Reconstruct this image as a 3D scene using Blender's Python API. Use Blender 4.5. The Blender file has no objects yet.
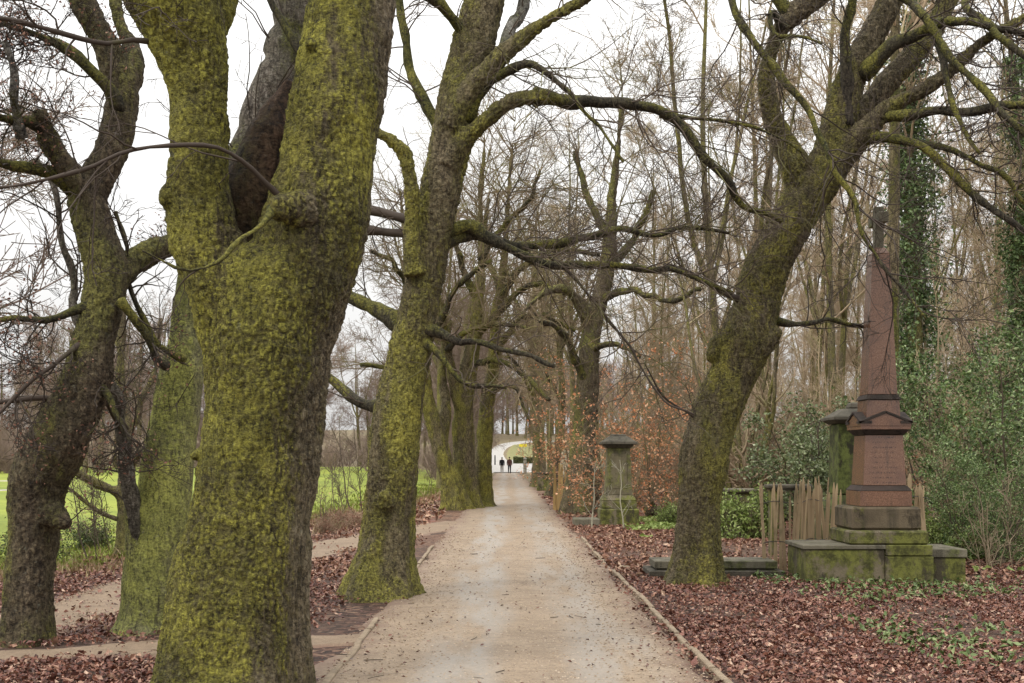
import bpy, math, random
import numpy as np

F = 1200.0; CX = 512.0; HY = 460.0; CH = 1.6
rng = np.random.default_rng(11)
random.seed(5)
scene = bpy.context.scene
COL = scene.collection
R = math.radians

# ------------------------------------------------------------------ numpy noise
def _hash(ix, iy, iz, seed):
    h = (ix * 374761393 + iy * 668265263 + iz * 2147483647 + seed * 974634777) & 0xFFFFFFFF
    h = ((h ^ (h >> 13)) * 1274126177) & 0xFFFFFFFF
    h = ((h ^ (h >> 16)) * 2246822519) & 0xFFFFFFFF
    return ((h ^ (h >> 15)) & 0xFFFF) / 32767.5 - 1.0

def vnoise(p, seed=0):
    p = np.asarray(p, float)
    i = np.floor(p).astype(np.int64); f = p - i
    u = f * f * f * (f * (f * 6 - 15) + 10)
    r = 0
    for dx in (0, 1):
        wx = u[..., 0] if dx else 1 - u[..., 0]
        for dy in (0, 1):
            wy = u[..., 1] if dy else 1 - u[..., 1]
            for dz in (0, 1):
                wz = u[..., 2] if dz else 1 - u[..., 2]
                r = r + wx * wy * wz * _hash(i[..., 0] + dx, i[..., 1] + dy, i[..., 2] + dz, seed)
    return r

def fbm(p, seed=0, oct=4, rough=0.5):
    a = 1.0; s = 0; t = 0; p = np.asarray(p, float)
    for k in range(oct):
        s = s + a * vnoise(p * (2.03 ** k) + 17.3 * k, seed + k); t += a; a *= rough
    return s / t

def worley(p, seed=0):
    """distance gap between the two nearest cell points: 0 on a crease"""
    i = np.floor(p).astype(np.int64); f1 = np.full(len(p), 9.0); f2 = np.full(len(p), 9.0)
    for a in (-1, 0, 1):
        for b in (-1, 0, 1):
            for c in (-1, 0, 1):
                x, y, z = i[:, 0] + a, i[:, 1] + b, i[:, 2] + c
                q = np.stack([x + .5 + .45 * _hash(x, y, z, seed), y + .5 + .45 * _hash(x, y, z, seed + 1), z + .5 + .45 * _hash(x, y, z, seed + 2)], -1)
                d = ((q - p) ** 2).sum(-1); n_ = d < f1
                f2 = np.where(n_, f1, np.minimum(f2, d)); f1 = np.where(n_, d, f1)
    return np.sqrt(f2) - np.sqrt(f1)

def sstep(a, b, x):
    t = np.clip((np.asarray(x, float) - a) / (b - a), 0, 1)
    return t * t * (3 - 2 * t)

def norm(v):
    return v / (np.linalg.norm(v, axis=-1, keepdims=True) + 1e-12)

# ------------------------------------------------------------------ terrain
def path_c(y):
    return -0.004 * np.asarray(y, float)

def ground_z(x, y):
    x = np.asarray(x, float); y = np.asarray(y, float)
    far = sstep(140, 300, y) * 8.0
    right = sstep(7, 45, x) * sstep(18, 70, y) * 3.2
    left = sstep(-4, -12, x) * sstep(40, 120, y) * 0.9
    off = np.abs(x - path_c(y))
    m = sstep(1.9, 5.0, off)
    p = np.stack([x * .45, y * .45, np.zeros_like(x) + 3.1], -1)
    und = 0.07 * vnoise(p, 4) * m
    return far + right + left + und

def P(px, py, d):
    return np.array([(px - CX) * d / F, d, CH - (py - HY) * d / F])

# ------------------------------------------------------------------ mesh plumbing
def make_mesh(name, V, quads=None, tris=None, mats=(), attrs=None, smooth=True, matidx=None):
    me = bpy.data.meshes.new(name)
    V = np.ascontiguousarray(V, dtype=np.float32)
    q = np.zeros((0, 4), np.int32) if quads is None else np.asarray(quads, np.int32).reshape(-1, 4)
    t = np.zeros((0, 3), np.int32) if tris is None else np.asarray(tris, np.int32).reshape(-1, 3)
    me.vertices.add(len(V)); me.vertices.foreach_set('co', V.ravel())
    loops = np.concatenate([q.ravel(), t.ravel()]).astype(np.int32)
    me.loops.add(len(loops)); me.loops.foreach_set('vertex_index', loops)
    st = np.concatenate([np.arange(len(q)) * 4, len(q) * 4 + np.arange(len(t)) * 3]).astype(np.int32)
    me.polygons.add(len(st)); me.polygons.foreach_set('loop_start', st)
    me.polygons.foreach_set('use_smooth', np.full(len(st), smooth, dtype=bool))
    for m in mats: me.materials.append(m)
    if matidx is not None: me.polygons.foreach_set('material_index', np.asarray(matidx, np.int32))
    for k, a in (attrs or {}).items():
        at = me.attributes.new(k, 'FLOAT', 'POINT'); at.data.foreach_set('value', np.asarray(a, np.float32))
    me.update(calc_edges=True)
    return me

class Acc:
    def __init__(s): s.v = []; s.q = []; s.t = []; s.n = 0; s.r = []
    def add(s, V, q=None, t=None, r=None):
        V = np.asarray(V, float)
        s.v.append(V)
        if q is not None and len(q): s.q.append(np.asarray(q, np.int64) + s.n)
        if t is not None and len(t): s.t.append(np.asarray(t, np.int64) + s.n)
        s.r.append(np.zeros(len(V)) if r is None else np.asarray(r, float))
        s.n += len(V)
    def mesh(s, name, mats, smooth=True, origin=None, attr=False):
        V = np.concatenate(s.v) if s.v else np.zeros((0, 3))
        if origin is not None: V = V - np.asarray(origin)
        q = np.concatenate(s.q) if s.q else None
        t = np.concatenate(s.t) if s.t else None
        return make_mesh(name, V, q, t, mats, {'rnd': np.concatenate(s.r)} if attr else None, smooth)

def link(name, me, parent=None, loc=None, **props):
    o = bpy.data.objects.new(name, me); COL.objects.link(o)
    if parent is not None: o.parent = parent
    if loc is not None: o.location = [float(c) for c in loc]
    for k, v in props.items(): o[k] = v
    return o

def thing(name, label, cat, loc=(0, 0, 0), group=None, rz=0.0):
    o = bpy.data.objects.new(name, None); COL.objects.link(o)
    o.location = [float(c) for c in loc]; o.rotation_euler = (0, 0, rz); o.empty_display_size = .2
    o['label'] = label; o['category'] = cat
    if group: o['group'] = group
    return o

def copy_tree(root, loc, rz=0.0, sc=1.0, label=None, group=None, tilt=(0, 0)):
    c = root.copy(); COL.objects.link(c)
    c.location = [float(v) for v in loc]; c.rotation_euler = (tilt[0], tilt[1], rz); c.scale = (sc, sc, sc) if np.isscalar(sc) else sc
    if label: c['label'] = label
    if group: c['group'] = group
    for ch in list(root.children):
        k = ch.copy(); COL.objects.link(k); k.parent = c
        for g in list(ch.children):
            kk = g.copy(); COL.objects.link(kk); kk.parent = k
    return c

def tubes(acc, Pt, Rd, sides=4, cap=True):
    """batch of B polylines of N points -> tubes"""
    Pt = np.asarray(Pt, float); Rd = np.asarray(Rd, float)
    B, N, _ = Pt.shape
    T = norm(np.gradient(Pt, axis=1))
    D = norm(Pt[:, -1] - Pt[:, 0])
    ax = np.eye(3)[np.argmin(np.abs(D), axis=1)]
    ref = norm(np.cross(D, ax))[:, None, :]
    u = norm(ref - (ref * T).sum(-1, keepdims=True) * T)
    v = np.cross(T, u)
    a = np.arange(sides) * 2 * math.pi / sides
    ring = Pt[:, :, None, :] + Rd[:, :, None, None] * (np.cos(a)[None, None, :, None] * u[:, :, None, :] + np.sin(a)[None, None, :, None] * v[:, :, None, :])
    V = ring.reshape(-1, 3)
    b = np.arange(B)[:, None, None] * N * sides; i = np.arange(N - 1)[None, :, None] * sides; j = np.arange(sides)[None, None, :]
    j2 = (j + 1) % sides
    q = np.stack([b + i + j, b + i + j2, b + i + sides + j2, b + i + sides + j], -1).reshape(-1, 4)
    acc.add(V, q=q)

def tube1(acc, Pt, Rd, sides=20, cap=True):
    """one polyline, parallel transport, closed ends"""
    Pt = np.asarray(Pt, float); Rd = np.asarray(Rd, float); N = len(Pt)
    T = norm(np.gradient(Pt, axis=0))
    u = np.cross(T[0], np.eye(3)[np.argmin(np.abs(T[0]))]); u /= np.linalg.norm(u)
    U = []
    for k in range(N):
        u = u - T[k] * (u @ T[k]); u /= np.linalg.norm(u); U.append(u)
    U = np.array(U); W = np.cross(T, U)
    a = np.arange(sides) * 2 * math.pi / sides
    V = (Pt[:, None] + Rd[:, None, None] * (np.cos(a)[None, :, None] * U[:, None] + np.sin(a)[None, :, None] * W[:, None])).reshape(-1, 3)
    i = np.arange(N - 1)[:, None] * sides; j = np.arange(sides)[None, :]; j2 = (j + 1) % sides
    q = np.stack([i + j, i + j2, i + sides + j2, i + sides + j], -1).reshape(-1, 4)
    t = []
    if cap:
        V = np.vstack([V, Pt[0] - T[0] * Rd[0] * .3, Pt[-1] + T[-1] * Rd[-1] * .5])
        n0 = N * sides
        for k in range(sides):
            k2 = (k + 1) % sides
            t.append((n0, k2, k)); t.append((n0 + 1, (N - 1) * sides + k, (N - 1) * sides + k2))
    acc.add(V, q=q, t=t)

def spline(pts, n):
    """Catmull-Rom through rows of pts, n samples even in chord length"""
    pts = np.asarray(pts, float)
    if len(pts) < 3:
        s = np.linspace(0, 1, n)[:, None]; return pts[0] * (1 - s) + pts[-1] * s
    d = np.concatenate([[0], np.cumsum(np.linalg.norm(np.diff(pts[:, :3], axis=0), axis=1))])
    e = np.vstack([2 * pts[0] - pts[1], pts, 2 * pts[-1] - pts[-2]])
    out = []
    for s in np.linspace(0, d[-1], n):
        k = min(np.searchsorted(d, s, 'right') - 1, len(pts) - 2)
        t = (s - d[k]) / max(d[k + 1] - d[k], 1e-9)
        p0, p1, p2, p3 = e[k:k + 4]
        out.append(.5 * (2 * p1 + (p2 - p0) * t + (2 * p0 - 5 * p1 + 4 * p2 - p3) * t * t + (3 * p1 - p0 - 3 * p2 + p3) * t ** 3))
    return np.array(out)

def grow(Pt, Rd, n, t0=.2, t1=1.0, ang=(35, 70), lf=.5, ratio=.55, steps=5, wig=.12, trop=.05, rmin=.003, lmin=0.0, lmax=99, taper=.35, tip=.5, rcap=9.0):
    """n children spread over the batch of parents; vectorised"""
    Pt = np.asarray(Pt); Rd = np.asarray(Rd); B, N, _ = Pt.shape
    L = np.linalg.norm(np.diff(Pt, axis=1), axis=2).sum(1)
    b = rng.choice(B, n, p=L / L.sum())
    t = rng.uniform(t0, t1, n); f = t * (N - 1); i = np.minimum(f.astype(int), N - 2); w = (f - i)[:, None]
    pos = Pt[b, i] * (1 - w) + Pt[b, i + 1] * w
    rad = Rd[b, i] * (1 - w[:, 0]) + Rd[b, i + 1] * w[:, 0]
    T = norm(Pt[b, i + 1] - Pt[b, i])
    pr = rng.normal(size=(n, 3)); pr = norm(pr - (pr * T).sum(-1, keepdims=True) * T)
    a = np.radians(rng.uniform(ang[0], ang[1], n))[:, None]
    d = np.cos(a) * T + np.sin(a) * pr
    ln = np.clip(L[b] * lf * (1 - (1 - tip) * t) * rng.uniform(.55, 1.25, n), lmin, lmax)
    pts = [pos]
    up = np.array([0, 0, 1.0])
    for k in range(steps):
        d = norm(d + wig * rng.normal(size=(n, 3)) + trop * up)
        pts.append(pts[-1] + d * (ln / steps)[:, None])
    Q = np.stack(pts, 1)
    r0 = np.clip(rad * ratio * rng.uniform(.7, 1.1, n), rmin, rcap)
    s = np.linspace(0, 1, steps + 1)[None, :]
    Rr = np.maximum(r0[:, None] * (1 - (1 - taper) * s), rmin * .8)
    return Q, Rr

LEAF = np.array([[-.5, 0, 0], [0, -.28, .06], [.5, 0, 0], [0, .28, .06], [0, 0, -.03]])
def leaves(acc, pos, size, nrm=None, flat=0.0, rnd=None):
    """small folded leaves (two quads each) at pos; nrm: mean facing, flat: how strictly"""
    n = len(pos)
    size = np.broadcast_to(size, (n,))
    if nrm is None: nn = norm(rng.normal(size=(n, 3)))
    else: nn = norm(np.broadcast_to(nrm, (n, 3)) * flat + rng.normal(size=(n, 3)) * (1 - flat))
    u = rng.normal(size=(n, 3)); u = norm(u - (u * nn).sum(-1, keepdims=True) * nn); v = np.cross(nn, u)
    fold = rng.uniform(-.25, .35, n)
    w = rng.uniform(.22, .34, n)
    l = np.zeros((n, 6, 3))
    # tip, side, tail, side, mid-a, mid-b
    def put(k, a, b, c):
        l[:, k] = pos + size[:, None] * (u * np.broadcast_to(a, (n,))[:, None] + v * np.broadcast_to(b, (n,))[:, None] + nn * np.broadcast_to(c, (n,))[:, None])
    put(0, -.5, 0, 0); put(1, -.05, -w, fold); put(2, .5, 0, rng.uniform(-.15, .25, n)); put(3, -.05, w, fold)
    put(4, 0, 0, 0); put(5, 0, 0, 0)
    V = l[:, :5].reshape(-1, 3)
    k = np.arange(n)[:, None] * 5
    t = np.concatenate([k + [0, 1, 4], k + [1, 2, 4], k + [0, 4, 3], k + [4, 2, 3]])
    r = rng.random(n) if rnd is None else rnd
    acc.add(V, t=t, r=np.repeat(r, 5))

# ------------------------------------------------------------------ materials
def new_mat(name):
    m = bpy.data.materials.new(name); m.use_nodes = True
    nt = m.node_tree; nt.nodes.clear()
    out = nt.nodes.new('ShaderNodeOutputMaterial'); b = nt.nodes.new('ShaderNodeBsdfPrincipled')
    nt.links.new(b.outputs[0], out.inputs[0])
    b.inputs['Specular IOR Level'].default_value = .25
    return m, nt, b

class NT:
    def __init__(s, nt): s.nt = nt
    def n(s, kind, **kw):
        x = s.nt.nodes.new('ShaderNode' + kind)
        for k, v in kw.items(): setattr(x, k, v)
        return x
    def l(s, a, b): s.nt.links.new(a, b)
    def math(s, op, a, b=None, c=None, clamp=False):
        x = s.n('Math', operation=op); x.use_clamp = clamp
        for i, v in enumerate((a, b, c)):
            if v is None: continue
            if isinstance(v, (int, float)): x.inputs[i].default_value = v
            else: s.l(v, x.inputs[i])
        return x.outputs[0]
    def noise(s, vec, scale, detail=4, rough=.55, dist=0.0):
        x = s.n('TexNoise'); x.inputs['Scale'].default_value = scale; x.inputs['Detail'].default_value = detail
        x.inputs['Roughness'].default_value = rough; x.inputs['Distortion'].default_value = dist
        if vec is not None: s.l(vec, x.inputs['Vector'])
        return x.outputs['Fac']
    def mapping(s, vec, scale=(1, 1, 1), loc=(0, 0, 0)):
        x = s.n('Mapping'); x.inputs['Scale'].default_value = scale; x.inputs['Location'].default_value = loc
        s.l(vec, x.inputs['Vector']); return x.outputs[0]
    def ramp(s, fac, stops, interp='LINEAR'):
        x = s.n('ValToRGB'); cr = x.color_ramp; cr.interpolation = interp
        while len(cr.elements) < len(stops): cr.elements.new(.5)
        for e, (p, c) in zip(cr.elements, stops):
            e.position = p; e.color = (*c, 1) if len(c) == 3 else c
        s.l(fac, x.inputs[0]); return x.outputs[0]
    def mapr(s, v, a, b, c=0.0, d=1.0):
        x = s.n('MapRange'); x.interpolation_type = 'SMOOTHSTEP'
        for i, k in enumerate((a, b, c, d)): x.inputs[i + 1].default_value = k
        s.l(v, x.inputs[0]); return x.outputs[0]
    def mix(s, f, a, b, mode='MIX'):
        x = s.n('Mix', data_type='RGBA', blend_type=mode)
        for i, v in ((0, f), (6, a), (7, b)):
            if isinstance(v, (int, float)): x.inputs[i].default_value = v
            elif isinstance(v, tuple): x.inputs[i].default_value = (*v, 1) if len(v) == 3 else v
            else: s.l(v, x.inputs[i])
        return x.outputs[2]
    def bump(s, h, strength, dist, b):
        x = s.n('Bump'); x.inputs['Strength'].default_value = strength; x.inputs['Distance'].default_value = dist
        s.l(h, x.inputs['Height']); s.l(x.outputs[0], b.inputs['Normal'])

def bark_mat(name, dark, mid, light, moss=.5, moss_lo=(.045, .05, .01), moss_hi=(.17, .17, .022), scale=1.0, side=(-.3, -.6, .35), sidew=.22, mossscale=1.3, fiss=24, bumpd=.03, hfade=0.0):
    m, nt, b = new_mat(name); k = NT(nt)
    tc = k.n('TexCoord').outputs['Object']
    inf = k.n('ObjectInfo').outputs['Random']
    va = k.n('VectorMath', operation='ADD'); k.l(tc, va.inputs[0])
    cmb = k.n('CombineXYZ'); k.l(k.math('MULTIPLY', inf, 37.0), cmb.inputs[0]); k.l(k.math('MULTIPLY', inf, 11.0), cmb.inputs[2]); k.l(cmb.outputs[0], va.inputs[1])
    co = va.outputs[0]
    wn = k.n('TexNoise'); wn.inputs['Scale'].default_value = 14 * scale; wn.inputs['Detail'].default_value = 5; wn.inputs['Roughness'].default_value = .65; k.l(co, wn.inputs['Vector'])
    wsc = k.n('VectorMath', operation='SCALE'); wsc.inputs['Scale'].default_value = .11 / scale; k.l(wn.outputs['Color'], wsc.inputs[0])
    wv = k.n('VectorMath', operation='ADD'); k.l(co, wv.inputs[0]); k.l(wsc.outputs[0], wv.inputs[1])
    vo = k.n('TexVoronoi', feature='F1'); vo.inputs['Scale'].default_value = fiss * scale; k.l(k.mapping(wv.outputs[0], (1, 1, .7)), vo.inputs['Vector'])
    plate = k.math('SUBTRACT', 1.0, k.mapr(vo.outputs['Distance'], .12, .75))
    f1 = k.noise(k.mapping(co, (1, 1, .26)), 26 * scale, 9, .72, 1.0)
    f2 = k.noise(k.mapping(co, (1, 1, 1.9)), 30 * scale, 7, .72, .7)
    big = k.noise(k.mapping(co, (1, 1, .4)), 3.2 * scale, 5, .65)
    h = k.math('ADD', k.math('MULTIPLY', plate, .26), k.math('ADD', k.math('MULTIPLY', f1, .62), k.math('MULTIPLY', f2, .5)))
    bc = k.ramp(k.math('ADD', k.math('MULTIPLY', h, .75), k.math('MULTIPLY', big, .45)), [(.56, dark), (.74, mid), (.95, light)])
    geo = k.n('NewGeometry')
    dt = k.n('VectorMath', operation='DOT_PRODUCT'); k.l(geo.outputs['Normal'], dt.inputs[0]); dt.inputs[1].default_value = side
    mm = k.noise(k.mapping(co, (1, 1, .3)), mossscale * 1.25, 4, .6)
    m2 = k.noise(co, 7 * scale, 6, .72)
    m3 = k.noise(co, 42 * scale, 5, .75)
    s = k.math('ADD', k.math('MULTIPLY', mm, 2.3), k.math('MULTIPLY', m2, .55))
    s = k.math('ADD', s, k.math('MULTIPLY', dt.outputs['Value'], sidew))
    s = k.math('ADD', s, k.math('ADD', k.math('MULTIPLY', m3, .42), k.math('MULTIPLY', h, .3)))
    if hfade:
        sz = k.n('SeparateXYZ'); k.l(tc, sz.inputs[0]); s = k.math('SUBTRACT', s, k.math('MULTIPLY', sz.outputs['Z'], hfade))
    c0 = 1.835 + (.5 - moss) * 1.05
    mf = k.mapr(s, c0 - .15, c0 + .16)
    mcol = k.ramp(k.math('ADD', k.math('MULTIPLY', k.noise(co, 2.6, 5, .65), .65), k.math('ADD', k.math('MULTIPLY', m3, .35), k.math('MULTIPLY', f2, .25))), [(.50, moss_lo), (.62, tuple(.6 * p + .4 * q for p, q in zip(moss_lo, moss_hi))), (.76, moss_hi)])
    thin = k.mapr(s, c0 - .5, c0 + .0, 0, .6)
    col = k.mix(thin, bc, tuple(.55 * p + .45 * q for p, q in zip(moss_lo, mid)))
    col = k.mix(k.math('MULTIPLY', mf, .92), col, mcol)
    lf = k.mapr(k.noise(co, 19 * scale, 4, .6), .63, .7)
    col = k.mix(k.math('MULTIPLY', lf, .4), col, (.2, .205, .16))
    dk = k.mapr(k.noise(k.mapping(co, (1, 1, .22), (4, 9, 2)), 1.9, 5, .62), .56, .70, 0, .5)
    col = k.mix(k.math('MULTIPLY', dk, k.mapr(m2, .35, .6, .45, 1)), col, k.mix(m3, dark, mid))
    crk = k.mapr(k.math('ADD', k.math('MULTIPLY', f1, .55), k.math('MULTIPLY', f2, .45)), .38, .49, .7, 0)
    col = k.mix(crk, col, dark)
    cr = k.n('Attribute', attribute_name='crease').outputs['Fac']
    col = k.mix(k.math('MULTIPLY', cr, .62), col, tuple(.7 * p + .3 * q for p, q in zip(dark, mid)))
    hv = k.n('HueSaturation'); k.l(k.mapr(k.math('ADD', k.math('MULTIPLY', f1, .4), k.math('ADD', k.math('MULTIPLY', f2, .35), k.math('MULTIPLY', m3, .25))), .38, .62, .4, 1.5), hv.inputs['Value']); k.l(col, hv.inputs['Color']); col = hv.outputs[0]
    k.l(col, b.inputs['Base Color'])
    b.inputs['Roughness'].default_value = .85
    hh = k.math('ADD', h, k.math('MULTIPLY', k.math('MULTIPLY', mf, m3), .5))
    k.bump(hh, 1.0, bumpd * 1.6, b)
    return m

def twig_mat(name, a, c, moss=None, mossamt=.3):
    m, nt, b = new_mat(name); k = NT(nt)
    tc = k.n('TexCoord').outputs['Object']
    inf = k.n('ObjectInfo').outputs['Random']
    col = k.mix(k.noise(tc, 1.7, 3), a, c)
    if moss: col = k.mix(k.mapr(k.noise(tc, 1.1, 4, .65), .62 - mossamt * .4, .78 - mossamt * .4), col, moss)
    hsv = k.n('HueSaturation'); k.l(k.math('ADD', .8, k.math('MULTIPLY', inf, .4)), hsv.inputs['Value']); k.l(col, hsv.inputs['Color'])
    k.l(hsv.outputs[0], b.inputs['Base Color']); b.inputs['Roughness'].default_value = .75
    return m

def leaf_mat(name, stops, rough=.6, spec=.3, trans=0.0):
    m, nt, b = new_mat(name); k = NT(nt)
    at = k.n('Attribute', attribute_name='rnd')
    inf = k.n('ObjectInfo').outputs['Random']
    col = k.ramp(at.outputs['Fac'], stops)
    hsv = k.n('HueSaturation'); k.l(k.math('ADD', .82, k.math('MULTIPLY', inf, .36)), hsv.inputs['Value']); k.l(col, hsv.inputs['Color'])
    k.l(hsv.outputs[0], b.inputs['Base Color'])
    b.inputs['Roughness'].default_value = rough; b.inputs['Specular IOR Level'].default_value = spec
    if trans:
        tr = k.n('BsdfTranslucent'); k.l(hsv.outputs[0], tr.inputs['Color'])
        mx = k.n('MixShader'); mx.inputs[0].default_value = trans
        k.l(b.outputs[0], mx.inputs[1]); k.l(tr.outputs[0], mx.inputs[2])
        k.l(mx.outputs[0], [n for n in nt.nodes if n.type == 'OUTPUT_MATERIAL'][0].inputs[0])
    return m

def stone_mat(name, base, dark, moss=.4, moss_col=(.07, .085, .018), scale=1.0, topmoss=.25, streak=.4):
    m, nt, b = new_mat(name); k = NT(nt)
    tc = k.n('TexCoord').outputs['Object']
    n1 = k.noise(tc, 2.2 * scale, 6, .65); n2 = k.noise(tc, 45 * scale, 4, .7)
    stv = k.noise(k.mapping(tc, (1, 1, .12)), 7 * scale, 5, .6)
    col = k.mix(k.mapr(n1, .35, .7), base, dark)
    col = k.mix(k.math('MULTIPLY', n2, .55), col, tuple(c * .45 for c in base))
    col = k.mix(k.math('MULTIPLY', k.mapr(stv, .5, .7), streak), col, (.02, .02, .016))
    geo = k.n('NewGeometry'); sx = k.n('SeparateXYZ'); k.l(geo.outputs['Normal'], sx.inputs[0])
    ms = k.math('ADD', k.math('ADD', k.math('MULTIPLY', k.noise(tc, 1.8 * scale, 6, .7), .8), k.math('MULTIPLY', stv, .35)), k.math('MULTIPLY', sx.outputs['Z'], topmoss - .25))
    mf = k.mapr(k.math('ADD', ms, k.math('MULTIPLY', k.math('SUBTRACT', k.noise(tc, 17 * scale, 5, .75), .5), .3)), .86 - moss * .5, .98 - moss * .5)
    mc = k.mix(k.mapr(k.noise(tc, 6 * scale, 6, .75), .38, .62), tuple(c * .4 for c in moss_col), tuple(min(1, c * 1.5) for c in moss_col))
    col = k.mix(k.math('MULTIPLY', mf, .9), col, mc)
    bl = k.mapr(k.noise(k.mapping(tc, (1, 1, .5), (3, 1, 7)), 3.4 * scale, 6, .7), .54, .63, 0, streak * 1.7)
    col = k.mix(bl, col, tuple(c * .22 for c in base))
    k.l(col, b.inputs['Base Color']); b.inputs['Roughness'].default_value = .8
    k.bump(k.math('ADD', k.math('MULTIPLY', n2, .6), n1), .8, .02, b)
    return m

BARK_FG = bark_mat('bark_foreground', (.05, .039, .027), (.2, .158, .1), (.36, .3, .21), moss=.5, moss_lo=(.11, .105, .025), moss_hi=(.46, .43, .07), side=(-.5, -.75, .1), sidew=.25, bumpd=.05)
BARK_DARK = bark_mat('bark_dark', (.035, .027, .02), (.13, .098, .066), (.25, .195, .13), moss=.44, moss_lo=(.09, .09, .03), moss_hi=(.25, .235, .06), side=(-.7, -.3, .4), sidew=.22)
BARK_PALE = bark_mat('bark_pale_green', (.06, .052, .034), (.2, .185, .11), (.32, .30, .19), moss=.54, moss_lo=(.15, .16, .045), moss_hi=(.36, .37, .085), side=(-.55, -.5, .1), sidew=.3, bumpd=.008)
BARK_MID = bark_mat('bark_mossy', (.045, .036, .024), (.19, .15, .092), (.34, .28, .18), moss=.54, moss_lo=(.13, .125, .036), moss_hi=(.37, .34, .065), side=(.1, -.5, .3), sidew=.16, hfade=.012)
BARK_R = bark_mat('bark_right', (.04, .031, .021), (.165, .13, .082), (.31, .25, .165), moss=.58, moss_lo=(.11, .105, .032), moss_hi=(.33, .30, .06), side=(.1, -.5, -.25), sidew=.18, hfade=.03)
BARK_WOOD = bark_mat('bark_woodland', (.06, .046, .032), (.19, .15, .10), (.30, .25, .175), moss=.42, moss_lo=(.09, .085, .03), moss_hi=(.22, .2, .06), fiss=10, bumpd=.012)
LIMB_M = bark_mat('bark_limb', (.012, .01, .008), (.05, .04, .03), (.10, .085, .06), moss=.46, moss_lo=(.04, .042, .012), moss_hi=(.19, .175, .035), side=(0, -.2, .7), sidew=.25, bumpd=.01)
GREY_LIMB = bark_mat('bark_grey_limb', (.03, .028, .025), (.13, .12, .105), (.24, .23, .21), moss=.2, side=(0, 0, 1), bumpd=.01)
TORN_WOOD = bark_mat('torn_wood', (.02, .012, .009), (.10, .058, .036), (.2, .13, .085), moss=.2, side=(0, 0, 1), bumpd=.06, scale=.6)
TORN = bark_mat('bark_torn', (.045, .037, .03), (.17, .145, .12), (.33, .3, .26), moss=.3, side=(0, 0, 1), bumpd=.03)
TWIG = twig_mat('twig_brown', (.07, .052, .04), (.13, .10, .075), (.14, .135, .045), .3)
TWIG_DARK = twig_mat('twig_dark', (.03, .023, .018), (.075, .055, .042), (.08, .08, .025), .15)
TWIG_MID = twig_mat('twig_avenue', (.13, .095, .06), (.23, .17, .11), (.2, .18, .07), .35)
TWIG_WOOD = twig_mat('twig_woodland', (.29, .21, .135), (.43, .335, .23), (.32, .285, .14), .3)
TWIG_LEFT = twig_mat('twig_far_wood', (.2, .145, .12), (.3, .225, .185))
BEECH_LEAF = leaf_mat('beech_leaf', [(0, (.5, .19, .085)), (.5, (.66, .32, .17)), (1, (.74, .48, .32))], .6, .2, .3)
HOLLY_LEAF = leaf_mat('holly_leaf', [(0, (.035, .065, .018)), (.5, (.10, .16, .045)), (.82, (.19, .26, .085)), (1, (.38, .44, .24))], .42, .38, .2)
IVY_LEAF = leaf_mat('ivy_leaf', [(0, (.03, .055, .014)), (.6, (.10, .155, .05)), (1, (.21, .28, .11))], .4, .45, .15)
BRAMBLE_LEAF = leaf_mat('bramble_leaf', [(0, (.10, .14, .03)), (.6, (.22, .29, .07)), (1, (.38, .44, .17))], .5, .35, .25)
DRY_LEAF = leaf_mat('dry_leaf', [(0, (.12, .055, .04)), (.6, (.24, .12, .085)), (1, (.36, .22, .16))], .7, .2, .3)
LITTER_LEAF = leaf_mat('litter_leaf', [(0, (.045, .018, .013)), (.4, (.14, .05, .034)), (.72, (.225, .095, .06)), (.9, (.34, .19, .13)), (1, (.5, .35, .25))], .45, .4)
LITTER_FAR = leaf_mat('litter_leaf_far', [(0, (.08, .033, .022)), (.4, (.2, .085, .054)), (.8, (.36, .19, .12)), (1, (.5, .34, .23))], .5, .35)

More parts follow.
